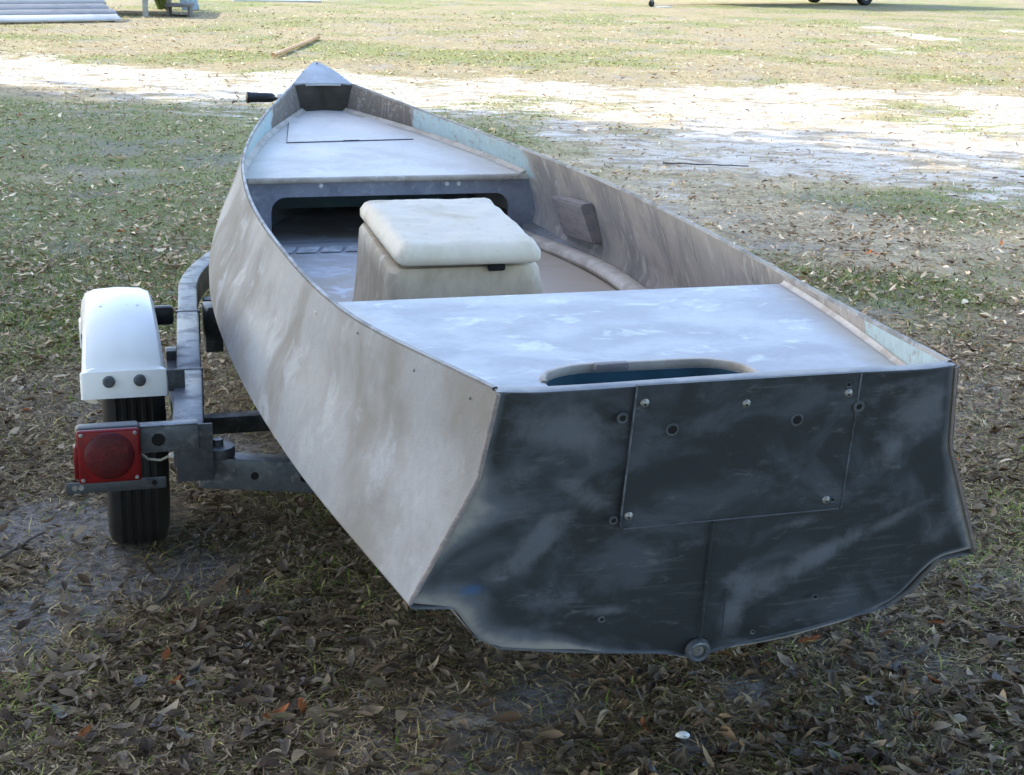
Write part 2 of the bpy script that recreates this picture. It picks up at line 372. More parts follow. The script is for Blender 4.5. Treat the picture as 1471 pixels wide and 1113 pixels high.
def ground_mat():
    b = NB('ground_soil_sand'); v = b.obj()
    A = lambda n: b.n('Attribute', attribute_name=n).outputs['Fac']
    fine = b.noise(v, 38, 4, .7, .4); mid = b.noise(v, 7, 4, .65, .6, None, 3.0); grit = b.noise(v, 150, 2, .7)
    st = b.noise(v, 3.0, 5, .68, .5, (.8, 1.4, 1), 12.0)
    soil = b.mix(b.step(fine, .34, .66), (.045, .032, .021), (.225, .165, .10))
    soil = b.mix(b.step(mid, .45, .68, 0, .6), soil, (.115, .10, .07))
    straw = b.mix(b.step(b.noise(v, 22, 6, .75, .6, (1, 1.6, 1), 7.0), .36, .64), (.44, .36, .225), (.66, .545, .365))
    straw = b.mix(b.step(b.n('SeparateXYZ', {0: v}).outputs[1], 12, 17, 0, .85), straw, b.mix(b.step(fine, .3, .7), (.22, .195, .105), (.33, .285, .165)))
    y = b.n('SeparateXYZ', {0: v}).outputs[1]
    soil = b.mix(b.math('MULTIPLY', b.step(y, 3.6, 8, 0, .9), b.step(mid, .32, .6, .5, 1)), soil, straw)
    gcol = b.mix(b.step(fine, .35, .66), (.085, .13, .03), (.22, .26, .085))
    g = b.math('MULTIPLY', A('green'), b.step(b.math('ADD', mid, fine), .75, 1.15))
    col = b.mix(b.math('MULTIPLY', g, .95), soil, gcol)
    bare = b.mix(b.step(fine, .3, .7), (.16, .15, .145), (.27, .255, .245))
    col = b.mix(b.math('MULTIPLY', A('bare'), b.step(fine, .3, .62, .35, .85)), col, bare)
    sandc = b.mix(b.step(fine, .3, .7), (.54, .495, .43), (.68, .64, .575))
    sandc = b.mix(b.step(b.noise(v, 4.2, 5, .72, .5, (.8, 1.2, 1), 2.0), .48, .60, 0, .9), sandc, (.30, .25, .19))
    sm = b.step(b.math('ADD', A('sand'), b.math('MULTIPLY', b.math('ADD', b.math('MULTIPLY', b.math('SUBTRACT', st, .5), 2.8), b.math('MULTIPLY', b.math('SUBTRACT', b.noise(v, 7, 5, .7, .4, (.6, 1.3, 1), 21.0), .5), 2.2)), 1.0)), .26, 1.0)
    col = b.mix(sm, col, sandc)
    b.set(col, .92, 0, .15)
    b.bump(b.math('ADD', b.math('MULTIPLY', fine, 1.0), b.math('MULTIPLY', grit, .35)), .7, .02); return b.m
fx, fy = gv[:, 0], gv[:, 1]
gme = np_mesh('ground', gv, gq, [('sand', 'FLOAT', sand_field(fx, fy)), ('green', 'FLOAT', green_field(fx, fy)), ('bare', 'FLOAT', bare_field(fx, fy))])
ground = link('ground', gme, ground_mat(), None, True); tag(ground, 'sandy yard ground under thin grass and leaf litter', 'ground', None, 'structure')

# ================================================================== BOAT
BO = (0.3222, 2.2721, CAM_H - 1.1289); BA = 0.2833
boat = empty('boat', BO, BA, 'sanded flat-backed fibreglass skiff with black transom on trailer', 'boat')
LB, RK = 4.006, .1775
GW = [.382, .493, .535, .529, .465, .327, .117]; GZ = [.5035, .4635, .4635, .4725, .488, .521, .581]
CW = [.5, .586, .633, .632, .553, .36, .055]; CZ = [.149, .153, .169, .2, .245, .298, .353]
def YY(t, z): return t * LB - RK * z * (1 - t)
def t_of(y, z): return (y + RK * z) / (LB + RK * z)
def section(t):
    gw, gz_, cw, cz_ = cr(t, GW), cr(t, GZ), cr(t, CW), cr(t, CZ)
    k = (1 - t) ** 6                        # the knuckle near the stern fades out forward
    kz = lerp(cz_, gz_, .59); kw_str = lerp(cw, gw, .59); kw = kw_str - .0265 * k
    P = [(gw, gz_)]
    for u in (.33, .66): P.append((lerp(gw, kw, u), lerp(gz_, kz, u)))
    P.append((kw, kz))
    bow = .012 * math.sin(math.pi * min(1, t * 1.3))
    for u in (.25, .5, .75): P.append((lerp(kw, cw, u) + bow * math.sin(math.pi * u), lerp(kz, cz_, u)))
    P += [(cw, cz_), (cw - .004, cz_ - .008)]
    s = min(1, cw / .45); dz = CZ[0]
    for a, zz in ((.07, .134), (.087, .108), (.108, .077), (.15, .048), (.23, .033), (.31, .020), (.43, .004)):
        P.append((max(0, cw - a * s * (cw / .5 if a > .2 else 1)), cz_ - (dz - zz) * s))
    P.append((0, cz_ - (dz + .012) * s))
    return P
NS = 72; secs = [section(i / (NS - 1)) for i in range(NS)]; npt = len(secs[0])
V = []; F = []
for i, S in enumerate(secs):
    t = i / (NS - 1)
    full = [(x, z) for x, z in S] + [(-x, z) for x, z in S[-2::-1]]
    for x, z in full: V.append((x, YY(t, z), z))
m = 2 * npt - 1
for i in range(NS - 1):
    for j in range(m - 1): F.append((i * m + j, i * m + j + 1, (i + 1) * m + j + 1, (i + 1) * m + j))
# stem: close the bow to a raked edge
base = (NS - 1) * m; n0 = len(V)
for j in range(npt):
    x, z = secs[-1][j]; V.append((0, YY(1, z) + .012 + .12 * max(0, (z - .25) / .33), z + (.055 if j == 0 else .04 * max(0, (z - .35) / .23))))
for j in range(npt - 1):
    F.append((base + j, base + j + 1, n0 + j + 1, n0 + j)); k = base + m - 1
    F.append((k - j - 1, k - j, n0 + j, n0 + j + 1))
bm = bmesh.new(); vv = [bm.verts.new(v) for v in V]
for f in F:
    try: bm.faces.new([vv[i] for i in f])
    except ValueError: pass
bmesh.ops.remove_doubles(bm, verts=bm.verts, dist=1e-5)
hull = autosmooth(bmo('hull', bm, MAT['hull'], boat), 24)
hull['label'] = 'pale sanded outer hull with tan blotches'
# liner: inner faces and the thin gunwale edge, one mesh for each side
TH = .011
for sgn, nm in ((-1, 'port'), (1, 'starboard')):
    V = []; F = []; VL = []; FL = []; NL = 150; t1 = .992
    for i in range(NL):
        t = .006 + (t1 - .006) * i / (NL - 1); gw, gz_, cw, cz_ = cr(t, GW), cr(t, GZ), cr(t, CW), cr(t, CZ)
        zi = .19 if cz_ < .25 else lerp(.19, cz_ + .0, min(1, (cz_ - .25) / .06))
        kz = lerp(cz_, gz_, .59); kw = lerp(cw, gw, .59) - .0265 * (1 - t) ** 6
        wob = .0025 * math.sin(17 * t + sgn)
        P = [(gw - .001, gz_ - .004), (gw - .0015, gz_ + .003), (gw - TH * .8, gz_ + .004), (gw - TH, gz_ - .003)]
        P += [(lerp(gw, kw, .5) - TH, lerp(gz_, kz, .5)), (kw - TH, kz), (lerp(kw, cw, .5) - TH - .004 + wob, lerp(kz, cz_, .5)), (lerp(kw, cw, .8) - TH - .012, max(zi, lerp(kz, cz_, .8))), (max(.02, cw - .055), zi - .001)]
        for x, z in P[3:]: V.append((sgn * x, YY(t, z), z))
        for x, z in P[:4]: VL.append((sgn * x, YY(t, z), z))
    q = 6
    for i in range(NL - 1):
        for j in range(q - 1):
            f = (i * q + j, i * q + j + 1, (i + 1) * q + j + 1, (i + 1) * q + j); F.append(f if sgn < 0 else f[::-1])
    for i in range(NL - 1):
        for j in range(3): f = (i * 4 + j, i * 4 + j + 1, (i + 1) * 4 + j + 1, (i + 1) * 4 + j); FL.append(f if sgn < 0 else f[::-1])
    autosmooth(pyo('gunwale_edge', VL, FL, MAT['lip'], boat), 60)
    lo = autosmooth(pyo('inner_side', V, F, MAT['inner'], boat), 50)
    lo['label'] = 'tan grey %s inner side with leftover pale blue paint' % nm
# transom -------------------------------------------------------------
bot = [(-.5, .149), (-.47, .142), (-.431, .134), (-.418, .119), (-.404, .096), (-.388, .074), (-.367, .057), (-.343, .046), (-.275, .034), (-.2, .024), (-.165, .012), (-.1, .003), (-.05, -.003), (-.02, -.016), (0, -.019)]
bot = bot + [(-x, z) for x, z in bot[-2::-1]]
bot[17:] = [(.05, -.006), (.1, -.004), (.165, .002), (.2, .009), (.275, .024), (.32, .040), (.36, .058), (.384, .082), (.40, .104), (.418, .124), (.437, .138), (.47, .144), (.5, .149)]
def side_x(z): return lerp(.5, .404, (z - .149) / .208) if z < .357 else lerp(.404, .382, (z - .357) / .145)
bx_ = np.array([p[0] for p in bot]); cum = np.r_[0, np.cumsum([math.dist(bot[i], bot[i + 1]) for i in range(len(bot) - 1)])]; cum /= cum[-1]
bzs = np.array([p[1] for p in bot]); NC, NRW = 161, 84
# soften the sampled outline
sv = np.linspace(0, 1, NC); obx = np.interp(sv, cum, bx_); obz = np.interp(sv, cum, bzs)
for _ in range(2):
    obx[1:-1] = (obx[:-2] + 2 * obx[1:-1] + obx[2:]) / 4; obz[1:-1] = (obz[:-2] + 2 * obz[1:-1] + obz[2:]) / 4
V = []; edge = []; blue = []
for r_ in range(NRW):
    q = r_ / (NRW - 1)
    for c_ in range(NC):
        s = 2 * sv[c_] - 1; z = lerp(obz[c_], .502, q); zs = lerp(.149, .502, q)
        x = lerp(obx[c_], .382 * (obx[c_] / .5), q) * side_x(zs) / lerp(.5, .382, q)
        V.append((x, z))
VV = np.array(V); loop = np.r_[VV[:NC], VV[[k * NC + NC - 1 for k in range(NRW)]], VV[[k * NC for k in range(NRW)]]]
lo_b, lo_s = VV[:NC], np.r_[VV[[k * NC + NC - 1 for k in range(NRW)]], VV[[k * NC for k in range(NRW)]]]
db = np.min(np.hypot(VV[:, None, 0] - lo_b[None, :, 0], VV[:, None, 1] - lo_b[None, :, 1]), 1)
ds = np.min(np.hypot(VV[:, None, 0] - lo_s[None, :, 0], VV[:, None, 1] - lo_s[None, :, 1]), 1)
dd = np.minimum(db, ds)
sidew = .020 + .100 * np.exp(-((VV[:, 1] - .30) / .055) ** 2) * (VV[:, 0] < 0) + .03 * np.exp(-((VV[:, 1] - .24) / .07) ** 2) * (VV[:, 0] > 0)
edge = np.maximum(np.clip(1 - ds / sidew, 0, 1), np.clip(1 - db / (.013 + .062 * np.clip((-VV[:, 0] - .12) / .25, 0, 1)), 0, 1) * .97)
blue = np.clip(1 - np.hypot((VV[:, 0] + .40) / .06, (VV[:, 1] - .165) / .035), 0, 1) * .85
chalk = np.zeros(len(VV))
for cx_, cz_, rx_, rz_, an_, st_ in ((-.27, .43, .09, .045, -.2, .9), (-.33, .37, .05, .03, .3, .7), (-.24, .325, .06, .022, -.5, .9), (-.30, .24, .075, .026, .9, 1.0), (-.345, .20, .05, .03, .7, .7), (.33, .43, .06, .05, .2, .9), (.29, .36, .04, .04, .6, .6),
                                     (.20, .175, .10, .022, .45, 1.0), (.09, .13, .06, .035, .2, .9), (.05, .07, .03, .05, 0, .8), (-.02, .22, .05, .012, .1, .6), (.12, .235, .06, .012, .2, .7), (-.17, .10, .05, .012, 0, .8), (.30, .215, .09, .02, .4, .6), (.42, .20, .05, .05, 0, .5)):
    dx_, dz_ = VV[:, 0] - cx_, VV[:, 1] - cz_; u_ = dx_ * math.cos(an_) + dz_ * math.sin(an_); v_ = -dx_ * math.sin(an_) + dz_ * math.cos(an_)
    chalk = np.maximum(chalk, st_ * np.clip(1.15 - np.hypot(u_ / rx_, v_ / rz_) * .75, 0, 1))
bulge = .012 * (1 - np.exp(-dd / .03)) + .006 * np.sin(VV[:, 0] * 9 + 1) * np.sin(VV[:, 1] * 8) * np.clip(dd / .06, 0, 1)
yv = -RK * VV[:, 1] + .010 - bulge
tv = np.stack([VV[:, 0], yv, VV[:, 1]], 1)
ii = (np.arange(NRW - 1)[:, None] * NC + np.arange(NC - 1)[None]).ravel(); tq = np.stack([ii, ii + 1, ii + 1 + NC, ii + NC], 1)
# top edge and back face of the transom board
top = tv[(NRW - 1) * NC:]; back = top + np.array([0, .026, .001]); low = back + np.array([0, .006, -.09]); n1 = len(tv)
allv = np.r_[tv, back, low]; k = np.arange(NC - 1); t0 = (NRW - 1) * NC
tq = np.r_[tq, np.stack([t0 + k, t0 + k + 1, n1 + k + 1, n1 + k], 1), np.stack([n1 + k, n1 + k + 1, n1 + NC + k + 1, n1 + NC + k], 1)]
z2 = np.zeros(2 * NC); edge = np.r_[edge, np.full(2 * NC, .95)]; edge[t0:n1] = np.maximum(edge[t0:n1], .55)
tme = np_mesh('transom', allv, tq, [('edge', 'FLOAT', edge), ('blue', 'FLOAT', np.r_[blue, z2]), ('chalk', 'FLOAT', np.r_[chalk, z2])])
tr = link('transom', tme, MAT['transom'], boat); autosmooth(tr, 50); tr['label'] = 'black sanded transom with hazy grey patches'
def tpt(x, z, out=.004):                     # point on the transom face, proud by out
    return Vector((x, -RK * z - .002 - out, z))
TN = Vector((0, -1, -RK)).normalized()
# motor plate
pc = [(-.169, .5045), (.203, .5045), (.212, .262), (-.170, .258)]; NPX, NPZ = 26, 18; V = []; F = []
for lay, o_ in ((0, .0), (1, .0075)):
    for a in range(NPZ):
        for c in range(NPX):
            u, v_ = c / (NPX - 1), a / (NPZ - 1)
            x = lerp(lerp(pc[3][0], pc[2][0], u), lerp(pc[0][0], pc[1][0], u), v_); z = lerp(lerp(pc[3][1], pc[2][1], u), lerp(pc[0][1], pc[1][1], u), v_)
            V.append(tpt(x, z, o_))
o1 = NPX * NPZ
for a in range(NPZ - 1):
    for c in range(NPX - 1):
        k = a * NPX + c; F.append((o1 + k, o1 + k + 1, o1 + k + 1 + NPX, o1 + k + NPX))
rim = [c for c in range(NPX)] + [a * NPX + NPX - 1 for a in range(1, NPZ)] + [(NPZ - 1) * NPX + c for c in range(NPX - 2, -1, -1)] + [a * NPX for a in range(NPZ - 2, 0, -1)]
for i in range(len(rim)):
    j = (i + 1) % len(rim); F.append((rim[i], rim[j], o1 + rim[j], o1 + rim[i]))
plate = autosmooth(pyo('motor_plate', V, F, MAT['plate'], boat), 30); plate['label'] = 'black motor mounting plate screwed to transom'
# bright worn lower lip of the plate
sweep('plate_edge', [tpt(lerp(-.166, .208, u), lerp(.2575, .2610, u), .0078) for u in np.linspace(0, 1, 12)], rrect(.004, .0022, .0008, 1), MAT['steel'], plate)
for x0_, x1_ in ((.2035, .2125), (-.1695, -.1705)): sweep('plate_edge', [tpt(lerp(x0_, x1_, u), lerp(.502, .262, u), .0075) for u in np.linspace(0, 1, 12)], rrect(.0022, .004, .0008, 1), MAT['plate_lip'], plate, up=(0, -1, 0))
def screw(x, z, out, par, r=.0068):
    s = lathe('screw', [(0, .004), (r * .45, .0038), (r * .8, .0022), (r, 0), (r * 1.25, -.001), (r * 1.3, -.003)], MAT['bolt'], par, 14, frame(tpt(x, z, out), TN))
    lathe('screw_recess', [(0, .0046), (r * .28, .0045), (r * .3, .0036)], MAT['hole'], s, 8, frame(tpt(x - .0008, z - .0006, out), TN))
for x, z in ((-.154, .475), (.014, .463), (.187, .470), (-.158, .280), (.183, .279)): screw(x, z, .0078, plate)
def bhole(x, z, out, par, r, ring=.35):
    s = lathe('bolt_hole', [(r, -.002), (r, .0012), (r * (1 + ring), .0016), (r * (1.15 + ring), -.001)], MAT['steel'], par, 18, frame(tpt(x, z, out), TN))
    lathe('hole_bore', [(0, .0004), (r * 1.02, .0006)], MAT['hole'], s, 18, frame(tpt(x + r * .1, z + r * .15, out), TN))
bhole(-.104, .427, .0078, plate, .0078, .28); bhole(.105, .429, .0078, plate, .0078, .28); bhole(.1945, .2785, .0078, plate, .003, .5); bhole(.184, .485, .0078, plate, .003, .5)
bhole(-.188, .453, .010, tr, .0055, .5); bhole(.2085, .446, .010, tr, .005, .9); bhole(-.184, .276, .011, tr, .0042, .6); bhole(-.185, .093, .012, tr, .0035, .5); bhole(.194, .094, .012, tr, .0035, .5)
bhole(.09, .035, .010, tr, .0025, .6)
sweep('keel_seam', [tpt(lerp(-.013, -.004, u), lerp(.256, .030, u), .0095) for u in np.linspace(0, 1, 14)], circ(.0022, 6), MAT['plate'], tr)
sweep('keel_seam', [tpt(.030 + .006 * u * u - .014 * max(0, u - .8), lerp(.125, .030, u), .0095) for u in np.linspace(0, 1, 14)], circ(.0018, 6), MAT['plate'], tr)
dp = lathe('drain_fitting', [(.007, .001), (.0115, .001), (.0128, .006), (.0165, .0075), (.020, .006), (.022, -.004)], MAT['steel'], boat, 24, frame(tpt(-.004, .008, .008), TN))
lathe('drain_plug', [(0, .006), (.004, .006), (.0055, .002), (.0098, .0016)], MAT['bolt'], dp, 16, frame(tpt(-.004, .008, .008), TN))
# corner seam beads where side and transom are joined
for sgn in (-1, 1):
    sweep('corner_bead', [(sgn * (side_x(z) - .001), -RK * z + .004, z) for z in np.linspace(.150, .5, 24)], circ(.0042 if sgn < 0 else .003, 8), MAT['wood'], boat)
# aft deck -------------------------------------------------------------
ZD = .440; LA = .785
def inner_w(y, z):
    t = t_of(y, z); gw, gz_, cw, cz_ = cr(t, GW), cr(t, GZ), cr(t, CW), cr(t, CZ); kz = lerp(cz_, gz_, .59); kw = lerp(cw, gw, .59) - .0265 * (1 - t) ** 6
    return (lerp(kw, gw, (z - kz) / (gz_ - kz)) if z > kz else lerp(cw, kw, (z - cz_) / (kz - cz_))) - TH
y_ = list(np.linspace(-.045, LA, 30)); outer = [(inner_w(y, ZD) + .004, y) for y in y_] + [(-inner_w(y, ZD) - .004, y) for y in y_[::-1]]
hole = []
for k in range(9): a = R(90 - 90 * k / 8); hole.append((.062 + .078 * math.cos(a), .155 + .083 * math.sin(a)))
hole += [(.140, .04), (-.235, .04)]
for k in range(9): a = R(180 - 90 * k / 8); hole.append((-.125 + .110 * math.cos(a), .155 + .088 * math.sin(a)))
dk = flat_poly('aft_deck', outer, [hole], lambda x, y: ZD + .006 * max(0, 1 - y / .3) * 0, .014, MAT['deck_aft'], boat); dk['label'] = 'bluish white sanded aft deck with cut-out by the transom'
# raw edge of the opening, well below it, fillet along the deck sides
hl = [Vector((x, y, ZD - .004)) for x, y in hole]
rim_pts = [hl[k] for k in range(len(hl))][11:] + [hl[k] for k in range(0, 10)]
sweep('opening_rim', rim_pts, rrect(.010, .016, .003, 2), MAT['tan'], dk, caps=True)
box('torn_edge', (-.09, .236, ZD - .002), (.062, .016, .014), MAT['wood'], dk, .003, Matrix.Rotation(.03, 4, 'Z'))
V = [(x * 1.03 - .002, y * 1.02, ZD - .010) for x, y in hole] + [(x * 1.03 - .002, y * 1.02 - .0, ZD - .22) for x, y in hole]; nh = len(hole)
well = pyo('well', V, [(i, (i + 1) % nh, nh + (i + 1) % nh, nh + i) for i in range(nh)] + [tuple(range(nh, 2 * nh))], MAT['teal'], boat); well['label'] = 'teal painted well under the aft deck opening'
for sgn in (-1, 1):
    sweep('deck_fillet', [(sgn * (inner_w(y, ZD) - .004), y, ZD + .001) for y in np.linspace(.0, LA - .004, 24)], [(-.010, 0), (0, 0), (.002, .006), (0, .008), (-.003, .004), (-.006, .0015)] if sgn > 0 else [(.010, 0), (0, 0), (-.002, .006), (0, .008), (.003, .004), (.006, .0015)], MAT['tan'], boat)
box('deck_front_face', (0, LA - .006, ZD - .135), (2 * inner_w(LA, .35) - .01, .012, .24), MAT['tan'], boat, .002)
# cockpit floor ----------------------------------------------------------
ZF = .185
y_ = list(np.linspace(.4, 3.3, 40)); fw = lambda y: max(.05, min(cr(y / LB, CW) - .045, 1.0) if cr(y / LB, CZ) < .26 else cr(y / LB, CW) - .045)
flat_poly('floor', [(fw(y), y) for y in y_] + [(-fw(y), y) for y in y_[::-1]], [], lambda x, y: ZF, .01, MAT['floor'], boat)
# foredeck ---------------------------------------------------------------
LF = 2.68
def zfd(y): return lerp(.400, .474, (y - LF) / 1.32)
y_ = list(np.linspace(LF, 4.0, 40)); outer = [(inner_w(y, zfd(y)) + .004, y) for y in y_] + [(-inner_w(y, zfd(y)) - .004, y) for y in y_[::-1]]
def hz(y, u): return (u, y)
hatch = [(-.243, 3.30), (.236, 3.33), (.165, 3.80), (-.175, 3.80)]
fd = flat_poly('foredeck', outer, [], lambda x, y: zfd(y), .016, MAT['deck_fore'], boat); fd['label'] = 'pale grey sanded foredeck'
gv_ = [(-.243, 3.285), (.230, 3.325), (.170, 3.80), (-.165, 3.80)]
V = [];
def ins(k, e):
    cx_ = sum(p[0] for p in gv_) / 4; cy_ = sum(p[1] for p in gv_) / 4; x, y = gv_[k]; return (x + (cx_ - x) * e, y + (cy_ - y) * e)
hv = [(*gv_[k], zfd(gv_[k][1]) + .0015) for k in range(4)] + [(*ins(k, .012), zfd(ins(k, .012)[1]) + .0045) for k in range(4)]
hm = pyo('hatch', hv, [(0, 1, 5, 4), (1, 2, 6, 5), (2, 3, 7, 6), (3, 0, 4, 7), (4, 5, 6, 7)], MAT['deck_fore'], fd)
sweep('hatch_gap', [(*gv_[k], zfd(gv_[k][1]) + .002) for k in (3, 0, 1)], circ(.0017, 6), MAT['steel_dark'], fd)
sweep('finger_notch', [(-.035 + .06 * u, 3.3045 + .005 * u, zfd(3.3) + .003) for u in (0, .25, .5, .75, 1)], circ(.0032, 6), MAT['steel_dark'], fd)
sweep('deck_nosing', [(x, LF - .004, zfd(LF) - .007) for x in np.linspace(-.448, .448, 20)], rrect(.018, .020, .008, 3), MAT['tan'], boat)
for sgn in (-1, 1):
    sweep('deck_fillet', [(sgn * (inner_w(y, zfd(y)) - .003), y, zfd(y) + .001) for y in np.linspace(LF + .01, 3.97, 30)], [(-.018, 0), (0, 0), (.004, .010), (0, .013), (-.005, .007), (-.012, .003)] if sgn > 0 else [(.018, 0), (0, 0), (-.004, .010), (0, .013), (.005, .007), (.012, .003)], MAT['tan'], boat)
# bulkhead with its rounded opening
def plate_xz(name, outer, holes, y0, th, mat, par):
    o = flat_poly(name, outer, holes, lambda x, y: 0.0, th, mat, None)
    o.data.transform(Matrix(((1, 0, 0, 0), (0, 0, 1, y0 + th), (0, 1, 0, 0), (0, 0, 0, 1)))); o.parent = par; o.data.flip_normals(); return o
zz = np.linspace(.392, ZF, 14); outer = [(inner_w(LF, z) + .003, z) for z in zz] + [(-inner_w(LF, z) - .003, z) for z in zz[::-1]]
op = rrect(.795, .30, .048, 5); op = [(x + .022, z + .338 - .15) for x, z in op]; op = [(x, max(z, ZF + .0015)) for x, z in op]
oo = []
for p in op:
    if not oo or math.dist(p, oo[-1]) > 1e-4: oo.append(p)
bk = plate_xz('bulkhead', outer, [oo], LF + .004, .016, MAT['bulk'], boat); bk['label'] = 'blue grey bulkhead under foredeck with wide opening'
plate_xz('locker_panel', [(.36, .21), (.36, .42), (-.36, .42), (-.36, .21)], [], 3.22, .01, MAT['teal_dark'], boat)
for k in range(3): # leftover white glue spots on the bulkhead
    x, z = [(.205, .372), (.245, .372), (-.215, .374)][k]; lathe('glue_spot', [(0, .003), (.006, .002), (.008, 0)], MAT['white'], bk, 8, frame((x, LF + .003, z), (0, -1, 0)))
# tread pads across the floor in front of the opening
for k in range(6):
    x0 = -.40 + .078 * k
    V = [(x0, 2.52, 0), (x0 + .066, 2.52, 0), (x0 + .092, 2.60, 0), (x0 + .026, 2.60, 0)]
    bm = bmesh.new(); f = bm.faces.new([bm.verts.new((a, b_, ZF + .001)) for a, b_, c in V]); ex = bmesh.ops.extrude_face_region(bm, geom=[f]); bmesh.ops.translate(bm, vec=(0, 0, .007), verts=[g for g in ex['geom'] if isinstance(g, bmesh.types.BMVert)])
    bmesh.ops.bevel(bm, geom=bm.edges[:], offset=.003, segments=1, affect='EDGES'); bmo('tread_pad', bm, MAT['pad'], boat)
# moulded inner rail along each chine
for sgn in (-1, 1):
    pts = []
    for y in np.linspace(.8, 2.665, 40): pts.append((sgn * (cr(y / LB, CW) - .098 - .01 * math.sin(y * 5)), y, ZF + .014 + .004 * math.sin(y * 7)))
    r_ = sweep('inner_rail', pts, circ(.030, 14, 1.15, .72), MAT['tan'], boat); r_['label'] = 'rounded tan moulding along the floor edge'
# wooden backing block on the starboard inner side
zb = [(.524, 2.45, .375), (.545, 2.13, .388)]
bm = bmesh.new()
q0 = [Vector((inner_w(2.43, .37) + .002, 2.43, .37)), Vector((inner_w(2.17, .385) + .002, 2.17, .385)), Vector((inner_w(2.18, .255) + .002, 2.18, .255)), Vector((inner_w(2.44, .235) + .002, 2.44, .235))]
q1 = [p + Vector((-.042, 0, 0)) for p in q0]; q1[0].z -= .006; q1[1].z -= .006
vv = [bm.verts.new(p) for p in q0 + q1]
for f in ((3, 2, 1, 0), (4, 5, 6, 7), (0, 1, 5, 4), (1, 2, 6, 5), (2, 3, 7, 6), (3, 0, 4, 7)): bm.faces.new([vv[i] for i in f])
bmesh.ops.recalc_face_normals(bm, faces=bm.faces[:]); bmesh.ops.bevel(bm, geom=bm.edges[:], offset=.005, segments=2, affect='EDGES')
bl = autosmooth(bmo('backing_block', bm, MAT['wood'], boat)); bl['label'] = 'weathered wooden block glassed to inner side'
# pale vertical glass-cloth seams on the inner starboard side
for y, l0, l1 in ((2.36, .47, .40), (2.03, .465, .395), (1.92, .46, .385), (1.62, .42, .33), (1.40, .455, .36), (1.0, .44, .37), (.92, .44, .38)):
    sweep('cloth_seam', [(inner_w(y, z) - .0008, y + .02 * (l0 - z), z) for z in np.linspace(l0 - .01, l1, 6)], rrect(.006, .0016, .0005, 1), MAT['tan'], boat, up=(1, 0, 0))
# bow cap and dark peak behind it
V = []; F = []; nb = 14
for lay in (0, 1):
    for i in range(nb + 1):
        v_ = i / nb
        hw = lerp(.122, .012, v_ ** .92); y = lerp(4.0, 4.168, v_); z = lerp(.586, .652, v_) + .008 * math.sin(math.pi * v_)
        for j in range(9):
            s = j / 4 - 1; yy = y - .022 * (1 - s * s) * (1 - v_)
            V.append((s * hw, yy, z - .006 * s * s * (1 - v_) - (.012 if lay else 0)))
st = 9; o1 = (nb + 1) * st
for i in range(nb):
    for j in range(8):
        k = i * st + j; F.append((k, k + 1, k + 1 + st, k + st)); F.append((o1 + k, o1 + k + st, o1 + k + st + 1, o1 + k + 1))
rim = list(range(st)) + [i * st + st - 1 for i in range(1, nb + 1)] + [nb * st + j for j in range(st - 2, -1, -1)] + [i * st for i in range(nb - 1, 0, -1)]
for i in range(len(rim)): j = (i + 1) % len(rim); F.append((rim[i], o1 + rim[i], o1 + rim[j], rim[j]))
cap = autosmooth(pyo('bow_cap', V, F, MAT['cap'], boat), 40); cap['label'] = 'small grey triangular cap at the bow tip'
lathe('cap_screw', [(0, .002), (.004, .0016), (.005, 0)], MAT['hole'], cap, 10, frame((0, 4.14, .650), (0, -.3, 1)))
pyo('bow_peak', [(-.088, 3.965, .455), (.088, 3.965, .455), (.0, 3.995, .455), (-.116, 3.975, .574), (.116, 3.975, .574), (.0, 4.005, .590)], [(0, 2, 5, 3), (2, 1, 4, 5)], plain('dark_brown_peak', (.05, .042, .033), .8, var=.35, scale=12), boat)  # peak wall coloured dark brown all over
for (x, y, z) in ((-.4, .0, .47), (-.43, .22, .455), (-.475, .5, .45)):
    t = t_of(y, z); xx = -(inner_w(y, z) + TH + .001); lathe('rivet', [(0, .002), (.0022, .0016), (.003, 0)], MAT['bolt'], hull, 8, frame((xx, y, z), (-1, 0, 0), (0, 1, 0)))

# ================================================================== SEAT BOX (stands on the cockpit floor)
seat = empty('box_seat', BO, BA, 'tan box seat with off-white padded lid inside the boat', 'seat')
ct = [(-.270, 1.185, .468), (.072, 1.165, .470), (.092, 1.70, .494), (-.268, 1.70, .496)]   # cushion top: front left, front right, back right, back left
def bil(P, u, v_): return [lerp(lerp(P[0][k], P[1][k], u), lerp(P[3][k], P[2][k], u), v_) for k in range(3)]
bm = bmesh.new(); NU, NV = 26, 40; th = .052; grid = {}
for lay in (0, 1):
    for a in range(NU + 1):
        for b_ in range(NV + 1):
            u, v_ = a / NU, b_ / NV; p = Vector(bil(ct, u, v_))
            W_, L_ = .35, .52; ex, ey = min(u, 1 - u) * W_, min(v_, 1 - v_) * L_; rr = .030
            fx_, fy_ = max(0, 1 - ex / rr), max(0, 1 - ey / rr); dr = math.sqrt(max(0, 1 - min(1, fx_ * fx_ + fy_ * fy_)))
            wr = .006 * mnoise.noise(Vector((u * 5, v_ * 7, lay * 3.1))) + .003 * mnoise.noise(Vector((u * 14, v_ * 18, 1.1)))
            if lay == 0: z = p.z - (1 - dr) * th * .48 + wr * .8 + .003 * math.sin(math.pi * u) * math.sin(math.pi * v_)
            else: z = p.z - th + (1 - dr) * th * .22
            if fx_ * fx_ + fy_ * fy_ > 1:    # pull the square corners in
                c_ = Vector(((u > .5) * 2 - 1, (v_ > .5) * 2 - 1)); d_ = math.hypot(fx_, fy_) - 1; p.x -= c_.x * rr * d_ * .55 * fx_; p.y -= c_.y * rr * d_ * .55 * fy_
            grid[lay, a, b_] = bm.verts.new((p.x, p.y, z))
